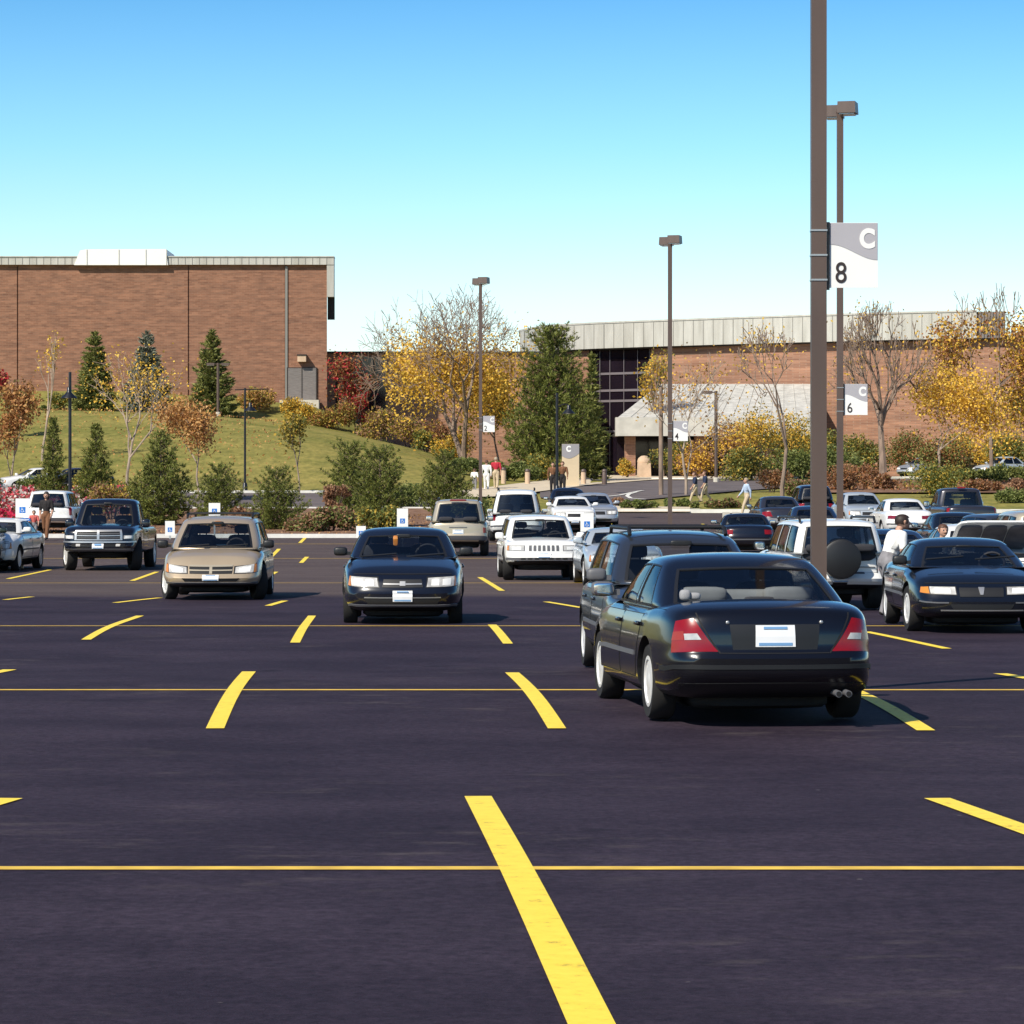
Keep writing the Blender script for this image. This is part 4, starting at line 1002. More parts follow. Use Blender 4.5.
fcar('parked_sedan', 'silver sedan facing us farther back behind the wheelchair sign', 'car', 594, 125, -86, var(SEDAN, W=1.8, H=1.42), PT['silver'], face_front())
fcar('parked_sedan', 'silver blue sedan half hidden between the white off-roader and the slate wagon', 'car', 621, 66, -87, var(SEDAN, W=1.74, H=1.22, zs=.9), PT['silverblue'], face_front())
fcar('parked_convertible', 'low dark blue car with two pale headrests left of the spare wheel', 'car', 749, 96, 90, var(SEDAN, L=4.1, H=1.22, W=1.64, xf=1.15, xr=-1.15, doors=[(-.2, .36, .32, -.2)], moulding=None, cabin=dict(zb=.86, xwb=.7, xwt=.15, xrt=-.55, xrb=-1.15, side=[(-.6, .75)], bb=.9), top=[(-2.1, .84), (-1, .88), (.85, .86), (1.9, .74), (2.1, .66)]), PT['navy'], rearfeat(), seat=M['seatgrey'], skip=('bench',))
fcar('parked_sedan', 'dark blue sedan with a large red tail lamp behind the walking man', 'car', 781, 117, 93, var(SEDAN, H=1.42), PT['charcoal'], [('tail_light', 'R2', [(.50, .1), (1.08, .1), (1.08, .62), (.62, .62)], M['redlens'], .008), ('bumper', 'R', [(-1.3, -.5), (1.3, -.5), (1.3, -.05), (-1.3, -.05)], PT['silver'], .012, (20, 2))], pl='R')
fcar('parked_sedan', 'dark car partly behind the poles with a single red lamp showing', 'car', 815, 134, 92, var(HATCH, H=1.62, W=1.8), PT['blueblack'], rearfeat())
fcar('parked_sedan', 'blue sedan whose roof shows over the white off-roader', 'car', 818, 98, 90, var(SEDAN, W=1.76, H=1.42), PT['blue'], rearfeat())
fcar('parked_sedan', 'pale silver blue sedan facing us right of the poles', 'car', 866, 124, -86, var(SEDAN, W=1.8, H=1.46), PT['silverblue'], face_front(), pl='F')
fcar('parked_sedan', 'white sedan seen from behind with a wide dark red light panel', 'car', 908, 112, 93, var(SEDAN, L=4.9, W=1.82, H=1.42, sideglass=DG), PT['white'], rearfeat(M['darkred'], .45, .22, .55), pl='R', seat=M['seatgrey'])
fcar('parked_sedan', 'bright blue sedan seen from behind beside the man in a white shirt', 'car', 897, 63, 92, var(SEDAN, H=1.22, W=1.74, zs=.9), PT['blue'], rearfeat())
r, b, c = fcar('parked_pickup', 'dark pickup truck seen from behind in the far right row', 'pickup truck', 968, 113, 94, var(PICK, W=1.95, H=1.78), PT['charcoal'], [('tail_light', 'R2', [(.88, .0), (1.03, .0), (1.03, .8), (.88, .8)], M['redlens'], .008), ('bumper', 'R', [(-1.1, -.7), (1.1, -.7), (1.1, -.4), (-1.1, -.4)], M['steel'], .03), ('bed_opening', 'T', [(-.93, -.88), (-.36, -.88), (-.36, .88), (-.93, .88)], M['trim'], .004)], skip=('bench',))
mb = MB(); mb.rbox((-.68, 0, 1.78), (.06, .3, .05)); mb.build('brake_light', M['redlens'], r, smooth=True)
fcar('parked_sedan', 'dark blue sedan with one long red light bar left of the raised hood', 'car', 964, 86, 92, var(SEDAN, H=1.42, W=1.76), PT['blueblack'], rearfeat(None, .5, .2, .6, True), seat=M['seatgrey'])
fcar('parked_wagon', 'blue grey wagon in the right row behind the raised hood', 'car', 1020, 80, -80, var(HATCH, H=1.46), PT['slate'], face_front())
r, b, c = fcar('parked_off_roader', 'tan off-roader cut off by the right picture edge', 'car', 1056, 58, 90, var(SUV, H=1.62), PT['gold'], tallrear(.0, .6))
P9 = var(SEDAN, W=1.76, H=1.38)
r9, b9, c9_ = car('broken_down_sedan', 'white sedan with its hood propped open behind the navy sedan', 'car', 8.15, 56.2, -88, P9, PT['white'], face_front(), hi=.75)
hd = MB(); hd.rbox((0, 0, 0), (1.15, 1.36, .05), n=8, N=10)
ho = hd.build('raised_hood', PT['white'], r9, smooth=60); ho.location = (1.56, 0, 1.18); ho.rotation_euler = (0, R(-26), 0)
hd = MB()
for yy in (-.42, 0, .42): hd.rbox((0, yy, -.035), (.95, .40, .04), n=6)
hd.build('hood_insulation', M['bag'], ho, smooth=60)
tubes(r9, 'hood_prop', M['steel'], [[(1.95, .6, .80), (1.85, .55, 1.3)]], .012)
mb = MB(); mb.rbox((1.6, 0, .83), (.8, 1.2, .12)); mb.build('engine_bay', M['trim'], r9, smooth=60)
# cars on the far roads
fcar('parked_sedan', 'grey sedan parked beyond the trees beside the long brick building', 'car', 928, 222, -135, var(SEDAN, H=1.45), PT['silver'], face_front(), group='cars parked beyond the trees')
fcar('parked_sedan', 'charcoal sedan parked next to the grey one beyond the trees', 'car', 962, 224, -135, var(SEDAN, H=1.45), PT['charcoal'], face_front(), group='cars parked beyond the trees')
fcar('parked_sedan', 'pale blue car glinting beyond the hedge at the right', 'car', 1008, 222, -150, var(SEDAN, H=1.5), PT['silverblue'], face_front(), group='cars parked beyond the trees')
fcar('parked_sedan', 'white car half hidden by shrubs below the hill at the left', 'car', 29, 171, -150, var(SEDAN), PT['white'], face_front(), group='cars parked beyond the trees')
fcar('parked_sedan', 'dark blue car peeping out between two young pines at the left', 'car', 66, 171, -150, var(SEDAN), PT['navy'], face_front(), group='cars parked beyond the trees')
# ------------------------------------------------------------------ vegetation
nr_ = np.random.RandomState(11)
def leaf_mesh(name, pts, dirs, ln, wd, mats, parent, probs=(.5, .3, .2)):
    """many small rhombic leaves: pts (N,3), dirs (N,3) along the leaf"""
    n = len(pts)
    d = dirs/(np.linalg.norm(dirs, axis=1)[:, None]+1e-9)
    r = nr_.normal(size=(n, 3)); w = np.cross(d, r); w /= np.linalg.norm(w, axis=1)[:, None]+1e-9
    ln = ln*nr_.uniform(.65, 1.35, (n, 1)); wd = wd*nr_.uniform(.7, 1.3, (n, 1))
    v = np.stack([pts-d*ln*.5, pts+w*wd*.5-d*ln*.05, pts+d*ln*.5, pts-w*wd*.5-d*ln*.05], 1).reshape(-1, 3)
    me = bpy.data.meshes.new(name)
    me.vertices.add(4*n); me.vertices.foreach_set('co', v.astype(np.float32).ravel())
    me.loops.add(4*n); me.loops.foreach_set('vertex_index', np.arange(4*n, dtype=np.int32))
    me.polygons.add(n); me.polygons.foreach_set('loop_start', np.arange(0, 4*n, 4, dtype=np.int32))
    for m in mats: me.materials.append(m)
    me.polygons.foreach_set('material_index', nr_.choice(len(mats), n, p=probs[:len(mats)]).astype(np.int32))
    me.update(calc_edges=True); me.validate()
    o = link(bpy.data.objects.new(name, me)); o.parent = parent; return o
def base_at(px, d): return G(px, d)
def size(px, d, ytop, wpx):
    b = G(px, d); h = Z(ytop, d)-b.z; return b, h, wpx/F*d
def conifer(name, label, px, d, ytop, wpx, kind='spruce', group=None, dens=1., up=-.12, power=.85, skirt=.03, lean=0):
    b, h, wd = size(px, d, ytop, wpx)
    root = empty(name, b, rnd.uniform(0, 6), label=label, cat='tree', group=group)
    t = MB(); t.tube([(0, 0, -.3), (lean*.4, 0, h*.5), (lean, 0, h*.98)], [h*.022, h*.014, h*.003], 8); pts = []; dirs = []
    nl = int(26*dens); s = h/6.
    br = t
    for i in range(nl):
        f = skirt+(1-skirt)*(i+rnd.uniform(-.3, .3))/nl; f = min(.985, max(.01, f)); z = f*h
        Rm = wd/2*(1-f)**power+.05*s
        if kind == 'pine': Rm = wd/2*min(1.0, 1.15*(1-f)**power)*(.75+.25*min(1, f*5))+.08*s
        nb = max(4, int((11 if kind != 'pine' else 8)*(.5+.5*(1-f))))
        for k in range(nb):
            an = 2*PI*(k+rnd.uniform(-.4, .4))/nb+i*1.3; r = Rm*rnd.uniform(.62, 1.12)
            u = up+(.55 if f > .8 else .25*f); ca, sa = math.cos(an), math.sin(an)
            tip = np.array((ca*r, sa*r, z+u*r)); st = np.array((0, 0, z))
            if kind == 'pine' or i % 2 == 0: br.tube([st, st+(tip-st)*.55+np.array((0, 0, -.04*r)), tip*.97+st*.03], [.022*s+.006, .014*s, .004], 4)
            nt = max(4, int(r/(.13*s)*dens*1.5)) if kind != 'pine' else max(2, int(r/min(.2*s, .24)))
            for j in range(nt):
                g = .22+.78*(j+rnd.random())/nt
                p = st+(tip-st)*g+np.array((0, 0, -.10*r*math.sin(g*PI)))
                sp = .17*r*(1.05-g*.6)
                q = np.array((-sa, ca, 0))*rnd.uniform(-1, 1)*sp*1.6+np.array((0, 0, rnd.uniform(-.5, .4)*sp))
                for e in range(4 if kind != 'pine' else 15):
                    dd = (tip-st)/max(r, .01)*.9+q/max(sp, .01)*.45+np.array((0, 0, .25 if kind != 'pine' else .75))+nr_.normal(size=3)*.38
                    
                    if kind == 'pine':
                        dd = nr_.normal(size=3); dd /= np.linalg.norm(dd); dd = dd*.9+np.array((ca*.35, sa*.35, .55)); pts.append(p+q+dd*.13*min(s, 1.)); dirs.append(dd)
                    else: pts.append(p+q+nr_.normal(size=3)*.04*s); dirs.append(dd)
    for e in range(16): pts.append(np.array((lean, 0, h*(.93+.07*rnd.random())))+nr_.normal(size=3)*.03*s); dirs.append(np.array((0, 0, 1.))+nr_.normal(size=3)*.4)
    t.build('trunk', M['bark'], root, smooth=True)
    leaf_mesh('crown', np.array(pts), np.array(dirs), .36*s if kind != 'pine' else .30*min(s, 1.), .075*s if kind != 'pine' else .055*min(s, 1.), LV[kind if kind != 'pine' else 'pine'], root, (.5, .28, .22))
    return root
def skeleton(h, wd, fork, depth, spread, upb, stems=1, rs=None, trunk_r=None, nchild=(2, 4)):
    segs = []; tips = []
    tr = trunk_r or h*.0125
    def grow(p, d, ln, r, lev):
        pts = [p]; n = 3 if lev < depth else 2
        for i in range(n):
            d = (d+Vector((rs.gauss(0, .13), rs.gauss(0, .13), rs.gauss(0, .08)+upb*.12))).normalized()
            p = p+d*ln/n; pts.append(p)
        segs.append((pts, r, r*.62, lev))
        if lev >= depth:
            tips.append((pts[-2], pts[-1], lev)); return
        k = rs.randint(*nchild)
        for i in range(k):
            an = 2*PI*(i+rs.uniform(-.3, .3))/k+lev*1.1; o = d.orthogonal().normalized(); q = d.cross(o)
            nd = (d*1.0+(o*math.cos(an)+q*math.sin(an))*spread*rs.uniform(.6, 1.25)+Vector((0, 0, upb))).normalized()
            at = pts[-1] if i < 2 else pts[rs.randint(1, len(pts)-1)]
            grow(at, nd, ln*rs.uniform(.62, .86), r*.60, lev+1)
        if lev >= 1: tips.append((pts[-2], pts[-1], lev))
    for s in range(stems):
        d0 = Vector((0, 0, 1)) if stems == 1 else Vector((math.cos(s*2.2)*.35, math.sin(s*2.2)*.35, 1)).normalized()
        grow(Vector((0, 0, 0)), d0, fork, tr, 0)
    zs = [p.z for pts, *_ in segs for p in pts]; rr = sorted(math.hypot(p.x, p.y) for pts, *_ in segs for p in pts)
    kz = h/max(zs); kr = wd/2/max(rr[int(len(rr)*.90)], .01)
    f = lambda p: Vector((p.x*kr, p.y*kr, p.z*kz))
    return [([f(p) for p in pts], a, b_, l) for pts, a, b_, l in segs], [(f(a), f(b_), l) for a, b_, l in tips]
def broadleaf(name, label, px, d, ytop, wpx, kinds, nleaf, leaf=.2, fork=None, depth=4, spread=.75, upb=.25, bark='bark', band=(0, 1.01), cluster=.35, group=None, seed=1, stems=1, trunk_r=None, twig=.010, nchild=(2, 4), cat='tree', rmax=9., clip=None):
    b, h, wd = size(px, d, ytop, wpx)
    rs = random.Random(seed)
    root = empty(name, b, seed*1.7, label=label, cat=cat, group=group)
    sg, tips = skeleton(h, wd, fork or h*.28, depth, spread, upb, stems, rs, trunk_r, nchild)
    t = MB()
    sg[0][0][0].z -= .3
    for pts, a, c, l in sg: t.tube(pts, [max(twig, a+(c-a)*i/(len(pts)-1)) for i in range(len(pts))], 7 if l < 2 else 4, caps=l >= depth)
    t.build('trunk', M[bark], root, smooth=True)
    ends = [(a, c) for a, c, l in tips if l >= max(1, depth-1) and band[0] <= c.z/h <= band[1]]
    if nleaf and ends:
        pts = np.zeros((nleaf, 3)); cl = cluster*wd/4
        for i in range(nleaf):
            a, c = ends[rs.randrange(len(ends))]; p = a.lerp(c, rs.uniform(-.2, 1.15))
            while math.hypot(p.x, p.y) > rmax*wd: a, c = ends[rs.randrange(len(ends))]; p = a.lerp(c, rs.uniform(-.2, 1.15))
            pts[i] = p
        pts += nr_.normal(size=(nleaf, 3))*np.array((cl, cl, cl*.8))
        if clip:
            rz_ = seed*1.7; wx = pts[:, 0]*math.cos(rz_)-pts[:, 1]*math.sin(rz_)+b.x; pts = pts[512+wx/d*F > clip-12*(pts[:, 2]/h)]; nleaf = len(pts); pts[:, 2] = np.maximum(pts[:, 2], .05*h)
        mats = [m for k in kinds for m in LV[k]]; pr = np.array([.5, .28, .22]*len(kinds))/len(kinds)
        leaf_mesh('crown', pts, nr_.normal(size=(nleaf, 3))+np.array((0, 0, -.3)), leaf, leaf*.7, mats, root, tuple(pr))
    return root
def shrub(name, label, px, d, ytop, wpx, kinds, n=1200, leaf=.16, lobes=7, group='shrubs around the car park', seed=0, base=None):
    b, h, wd = size(px, d, ytop, wpx); h = max(.35, h)
    rs = random.Random(seed*13+int(px)); root = empty(name, b, 0, label=label, cat='shrub', group=group)
    t = MB()
    for k in range(6):
        an = rs.uniform(0, 6.3); q = Vector((math.cos(an)*wd*.3, math.sin(an)*wd*.25, h*rs.uniform(.5, .85)))
        t.tube([(q.x*.15, q.y*.15, -.1), (q.x*.5, q.y*.5, q.z*.6), q], [.03, .022, .008], 4)
    t.build('stem', M['darkbark'], root)
    pts = []; dirs = []
    for k in range(lobes):
        cx = rs.uniform(-.36, .36)*wd; cy = rs.uniform(-.3, .3)*min(wd, 3); rr = rs.uniform(.22, .36)*min(wd, h*1.6); cz = rs.uniform(.25, .78)*h
        cz = min(cz, h-rr*.75)
        for i in range(n//lobes):
            v = nr_.normal(size=3); v /= np.linalg.norm(v); q = v*rr*(nr_.uniform(.35, 1.1)); q[2] *= .85
            p = np.array((cx, cy, max(cz, .1))) + q
            if p[2] < 0: p[2] = rs.uniform(0, .3*h)
            pts.append(p); dirs.append(v+nr_.normal(size=3)*.8)
    mats = [m for k in kinds for m in LV[k]]; pr = np.array([.5, .28, .22]*len(kinds))/len(kinds)
    leaf_mesh('foliage', np.array(pts), np.array(dirs), leaf, leaf*.65, mats, root, tuple(pr))
    return root
EVG = 'evergreens around the car park'
# spruces below the tall brick wall
conifer('spruce_tree', 'dark green spruce nearest the left edge in front of the tall brick wall', 95, 232, 331, 54, 'spruce', EVG, 1.3, power=.7)
conifer('spruce_tree', 'blue grey spruce in the middle of three against the tall brick wall', 147, 233, 331, 58, 'bluespruce', EVG, 1.3, power=.7)
conifer('spruce_tree', 'green spruce right of the blue grey one against the tall brick wall', 212, 233, 330, 58, 'spruce', EVG, 1.3, power=.7)
# young pines round the lot
PN = [('small upright pine left of the black bell lamp post', 53, 158, 419, 34, .9), ('young pine right of the black bell lamp post', 96, 158, 425, 42, .8), ('tall young pine behind the dark navy pickup truck', 161, 130, 434, 64, .62),
      ('bushy low pine behind the tan minivan', 219, 128, 468, 62, .5), ('bushy pine by the kerb right of the tan minivan', 276, 124, 471, 62, .5), ('dark rounded pine on the left of a touching pair', 350, 142, 447, 58, .36), ('wide rounded pine on the right of a touching pair', 380, 128, 452, 66, .36), ('flat spreading pine above the tan off-roader', 445, 150, 453, 62, .55)]
for l, px, d, yt, wp, pw in PN: conifer('pine_tree', l, px, d, yt, wp, 'pine', EVG, 1.0, .32, pw, .02)
conifer('pine_tree', 'large full pine beside the dark glass entrance', 553, 205, 329, 100, 'pine', EVG, 2.5, .22, .52, .05)
conifer('spruce_tree', 'dark evergreen in the shade left of the dark entrance canopy', 592, 214, 352, 38, 'spruce', EVG, 1.0)
# broadleaf trees on the lawn
TG = 'trees around the car park'
broadleaf('maple_tree', 'small rusty brown maple with a red top at the left edge', 10, 176, 382, 44, ['rust', 'orange'], 2800, .19, depth=3, spread=.6, upb=.5, seed=3, group=TG, bark='palebark', cluster=.55)
broadleaf('maple_tree', 'crimson leaved tree cut off by the left edge on the hill', -6, 200, 366, 34, ['red', 'rust'], 700, .26, depth=3, spread=.6, upb=.4, seed=13, group=TG)
broadleaf('bare_tree', 'thin nearly bare tree with a few yellow leaves on its top', 42, 190, 334, 40, ['yellow'], 170, .17, depth=4, spread=.5, upb=.6, band=(.55, 1.01), seed=5, group=TG, bark='palebark', cluster=.4)
broadleaf('bare_tree', 'sparse young tree with drooping yellow leaves before the middle spruce', 127, 176, 350, 100, ['yellow'], 1100, .15, depth=4, spread=.8, upb=.28, seed=26, fork=3.2, band=(.55, .95), group=TG, bark='palebark', cluster=.45)
broadleaf('orange_tree', 'compact orange leaved tree on the lawn behind the minivan', 198, 165, 402, 58, ['orange'], 3600, .16, depth=3, spread=.5, upb=.7, seed=7, group=TG, bark='palebark', cluster=.55)
broadleaf('young_tree', 'slim olive leaved sapling alone on the lawn', 299, 172, 414, 30, ['mixed'], 900, .17, depth=3, spread=.5, upb=.6, seed=9, group=TG, bark='palebark', cluster=.5)
broadleaf('golden_tree', 'big golden tree with a bare twiggy top right of the low wing', 464, 208, 280, 180, ['yellow'], 9500, .2, depth=6, spread=.9, upb=.16, seed=31, band=(.12, .58), group=TG, cluster=.48, twig=.014, clip=390, rmax=.385, nchild=(2, 4), stems=2, trunk_r=.2)
broadleaf('golden_tree', 'golden tree between the big golden one and the full pine', 500, 218, 366, 62, ['yellow', 'mixed'], 4600, .22, depth=4, spread=.9, upb=.2, seed=33, group=TG, cluster=.5)
broadleaf('red_tree', 'low rust and red leaved tree against the shaded wing', 339, 238, 362, 44, ['rust', 'rust', 'red'], 3200, .2, depth=3, spread=.8, upb=.2, seed=35, group=TG, cluster=.6)
broadleaf('climbing_tree', 'slender yellowing tree against the brick beside the window wall', 663, 238, 350, 34, ['yellow', 'mixed'], 900, .24, depth=4, spread=.6, upb=.4, seed=37, group=TG, cluster=.5)
broadleaf('young_tree', 'thin sapling with pale orange leaves in front of the canopy', 686, 172, 352, 88, ['yellow', 'orange'], 480, .17, depth=5, spread=.75, upb=.35, seed=39, group=TG, bark='palebark', cluster=.5)
broadleaf('bare_tree', 'leafless grey tree left of the thick lamp pole', 783, 160, 322, 96, ['yellow'], 260, .15, depth=6, spread=.78, upb=.26, seed=41, group=TG, nchild=(2, 3), twig=.018, trunk_r=.13)
broadleaf('bare_tree', 'large leafless tree with a thick forked trunk right of the lamp poles', 884, 186, 300, 116, ['yellow'], 420, .16, depth=6, spread=.78, upb=.24, seed=44, fork=3.0, group=TG, nchild=(2, 4), twig=.016, trunk_r=.26)
broadleaf('golden_tree', 'broad golden tree in front of the long brick wall', 938, 188, 374, 104, ['yellow'], 5000, .19, depth=5, spread=.95, upb=.15, seed=47, group=TG, cluster=.42, nchild=(2, 3), bark='palebark')
broadleaf('golden_tree', 'tall half bare golden brown tree near the right edge', 992, 205, 282, 120, ['yellow', 'rust'], 6500, .21, depth=6, spread=.9, upb=.15, seed=49, band=(.2, .8), group=TG, cluster=.36, nchild=(2, 3), twig=.02)
broadleaf('golden_tree', 'golden tree cut off by the right picture edge', 1036, 210, 330, 90, ['yellow', 'mixed'], 5200, .22, depth=5, spread=.9, upb=.2, seed=51, group=TG, cluster=.45, nchild=(2, 3))
broadleaf('small_golden_tree', 'little golden tree in front of the right half of the canopy', 758, 206, 418, 74, ['yellow', 'mixed'], 3000, .16, depth=4, spread=.95, upb=.15, seed=53, group=TG, cluster=.5)
broadleaf('small_golden_tree', 'little gold and brown tree under the middle of the canopy', 722, 212, 422, 56, ['yellow', 'brown'], 2600, .18, depth=4, spread=.8, upb=.2, seed=55, group=TG, cluster=.5)
# shrubs: along the tall building's foot
SH = [('yellow green bush left of the dark spruce', 62, 234, 392, 26, ['mixed', 'green']), ('low dark bush below the thin bare tree', 48, 230, 410, 28, ['green']), ('orange bush right of the green spruce', 258, 238, 388, 40, ['orange', 'mixed']),
      ('golden bush under the wall lamp', 296, 236, 398, 40, ['mixed', 'yellow']), ('rusty bush at the corner of the tall building', 330, 235, 402, 50, ['rust', 'mixed']), ('red topped bush before the shaded wing', 357, 236, 385, 26, ['red', 'rust']),
      ('brown and pink bush on the slope', 381, 230, 408, 40, ['brown', 'mixed']), ('olive bush halfway down the slope', 408, 226, 414, 40, ['mixed', 'brown']), ('green bush low on the slope', 426, 222, 430, 26, ['green', 'mixed']), ('golden bush at the end of the slope', 456, 218, 430, 44, ['yellow', 'mixed']), ('dark brown bush below the big golden tree', 440, 226, 420, 40, ['rust', 'brown']),
      ('green juniper below the golden tree', 468, 196, 458, 50, ['green']), ('low green juniper left of the pale sign pylon', 512, 196, 462, 60, ['green']), ('green shrub at the foot of the full pine', 548, 200, 455, 56, ['green', 'mixed']),
      ('small yellow flowering shrub by the stone pier', 627, 228, 456, 18, ['mixed', 'yellow']),
      ('brown twiggy shrub by the pair of rounded pines', 336, 134, 480, 26, ['brown']), ('low green shrub by the kerb behind the centre sedan', 330, 122, 508, 50, ['green', 'brown']), ('low green shrub left of the wheelchair sign', 382, 120, 507, 46, ['green', 'mixed']), ('flat green shrub above the tan off-roader', 468, 142, 496, 40, ['green']), ('green juniper near the flat spreading pine', 412, 160, 482, 40, ['green']),
      ('brown shrub behind the navy pickup', 112, 140, 480, 44, ['brown', 'mixed']), ('olive shrub left of the tall young pine', 130, 150, 478, 34, ['mixed', 'green']), ('brown shrub right of the bushy low pine', 244, 126, 506, 34, ['brown']), ('low green shrub above the white kerb', 304, 121, 512, 44, ['green', 'brown']),
      ('long green shrub at the left edge of the flower bed', 14, 172, 474, 70, ['green']), ('long green shrub right of the lamp post on the left', 108, 172, 474, 80, ['green', 'mixed']),
      ('rounded green shrub on the right island', 938, 170, 462, 54, ['green', 'mixed']), ('rust coloured low shrub behind the white sedan', 880, 180, 474, 44, ['rust', 'brown']), ('brown twiggy shrub beside the leafless tree', 838, 178, 466, 48, ['brown', 'rust']), ('brown rounded shrub behind the far pickup', 980, 176, 480, 62, ['brown', 'rust']), ('brown shrub touching the right edge', 1022, 178, 478, 44, ['brown']),
      ('broad dark shrub at the foot of the long brick wall', 908, 228, 430, 60, ['green', 'rust']), ('olive gold shrub at the foot of the long brick wall', 978, 228, 426, 66, ['mixed', 'yellow']), ('dark leafy shrub in the corner of the long brick wall', 1014, 226, 432, 56, ['green', 'mixed']), ('yellowish shrub between the canopy and the leafless grey tree', 812, 222, 432, 50, ['mixed', 'yellow']), ('dense green shrub behind the thick lamp pole', 838, 206, 446, 56, ['green']), ('brown shrub left of the large forked trunk', 858, 192, 462, 40, ['brown', 'rust']),
      ('pale green shrub right of the far pickup', 1012, 165, 488, 40, ['green']), ('dark green hedge shrub near the right edge', 1012, 196, 464, 54, ['green', 'spruce']), ('dark green hedge shrub behind the rounded one', 972, 196, 470, 60, ['green', 'spruce']),
      ('green shrub between the two lamp poles', 828, 212, 428, 56, ['green', 'mixed']), ('green shrub behind the leafless grey tree', 788, 214, 424, 50, ['green', 'mixed']), ('olive shrub behind the large forked tree', 868, 214, 430, 56, ['mixed', 'green']), ('dark shrub shading the brick below the golden tree', 944, 214, 436, 56, ['spruce', 'rust']),
      ('green shrub in front of the little golden tree', 748, 200, 444, 50, ['green', 'mixed']), ('green hedge right of the little golden tree', 790, 204, 448, 50, ['green']), ('brown shrub by the canopy column', 700, 208, 440, 50, ['brown', 'yellow']), ('olive shrub under the canopy edge', 670, 214, 436, 40, ['mixed', 'green']),
      ('low green shrub row end on the middle island', 640, 158, 500, 46, ['green']), ('low green shrub in the middle island', 684, 160, 499, 46, ['green']), ('low green shrub where the walking pair pass', 722, 160, 498, 44, ['green', 'brown']), ('low brown shrub at the tip of the middle island', 616, 162, 499, 22, ['brown']), ('twiggy brown shrub behind the walking man', 772, 176, 470, 36, ['brown', 'rust']), ('pale green shrub behind the far dark car', 800, 172, 480, 40, ['green', 'brown'])]
for i, (l, px, d, yt, wp, kk) in enumerate(SH):
    shrub('shrub', l, px, d, yt, wp, kk, int(900+wp*wp*1.1), .13 if d < 180 else .17, 9 if wp > 36 else 6, seed=i)
# flower bed and leaf litter: nobody could count these
def scatter(name, area, n, kinds, leaf, hgt, label, cat):
    pts = []
    for i in range(n):
        px = rnd.uniform(area[0], area[1]); d = rnd.uniform(area[2], area[3]); p = G(px, d); pts.append((p.x, p.y, p.z+.05+hgt*rnd.random()))
    root = None
    mats = [m for k in kinds for m in LV[k]]; pr = np.array([.45, .3, .25]*len(kinds))/len(kinds)
    o = leaf_mesh(name, np.array(pts), nr_.normal(size=(n, 3)), leaf, leaf*.8, mats, None, tuple(pr))
    return tag(o, label, cat, kind='stuff')
scatter('flower_bed', (-30, 126, 150, 168), 6000, ['flowers'], .2, .7, 'pink and white flowers massed in the long bed at the left', 'flowers')
scatter('crimson_flower_bed', (-30, 18, 118, 136), 1500, ['redflowers'], .17, .6, 'crimson flowers massed above the white coupe', 'flowers')
scatter('fallen_leaves', (-40, 487, 117, 150), 4000, ['brown', 'orange'], .09, .05, 'brown fallen leaves lying over the bark of the planting bed', 'leaves')
scatter('fallen_leaves', (806, 1060, 176, 192), 2500, ['brown', 'rust'], .15, .25, 'rusty fallen leaves and low growth under the right trees', 'leaves')
scatter('lawn_leaf_litter', (20, 300, 180, 236), 1500, ['orange'], .14, .05, 'orange fallen leaves sprinkled over the hill lawn', 'leaves')
# ------------------------------------------------------------------ lamps, signs
def text(name, s, h, m, parent, loc, bold=0, th=.004, right=False, kx=.84):
    cu = bpy.data.curves.new(name, 'FONT'); cu.body = s; cu.size = 1; cu.extrude = .001; cu.offset = bold; cu.resolution_u = 8
    o = link(bpy.data.objects.new(name, cu)); bpy.context.view_layer.update()
    me = bpy.data.meshes.new_from_object(o.evaluated_get(bpy.context.evaluated_depsgraph_get()))
    bpy.data.objects.remove(o); bpy.data.curves.remove(cu)
    v = np.array([x.co[:] for x in me.vertices]); mn, mx = v.min(0), v.max(0); k = h/(mx[1]-mn[1])
    for x in me.vertices:
        px, py, pz = (x.co.x-(mx[0] if right else mn[0]))*k*kx, (x.co.y-mn[1])*k, x.co.z
        x.co = (px, (-th/2 if pz > 0 else th/2), py)
    me.materials.clear(); me.materials.append(m); me.name = name; me.update()
    o = link(bpy.data.objects.new(name, me)); o.parent = parent; o.location = loc; return o
def light_pole(label, px, d, top, heads=2):
    b = G(px, d); h = top-b.z
    r = empty('lamp_pole', b, 0, label=label, cat='lamp post', group='tall brown lamp poles')
    m = MB(); m.box((0, 0, h/2), (.14, .14, h)); m.build('pole', M['bronze'], r)
    m = MB(); m.box((0, 0, .03), (.32, .32, .05)); m.build('base_plate', M['bronze'], r)
    m = MB()
    for dx, dy in ((.11, .11), (-.11, .11), (.11, -.11), (-.11, -.11)): m.tube([(dx, dy, .05), (dx, dy, .13)], .016, 6)
    m.build('bolts', M['steel'], r)
    for i, (cx, cy, rz) in enumerate(((.14, -.34, -.25), (-.10, .40, -.25))):
        m = MB(); m.tube([(0, 0, h-.08), (cx*.5, cy*.5, h-.05)], .05, 8); m.build('lamp_arm', M['bronze'], r)
        m = MB(); m.box((cx, cy, h-.02), (.42, .52, .26), rz=rz, taper=.94); hd = m.build('lamp_head', M['bronze'], r)
        m = MB(); m.box((cx, cy, h-.165), (.34, .42, .03), rz=rz); m.build('lens', M['clearlens'], hd)
    return r
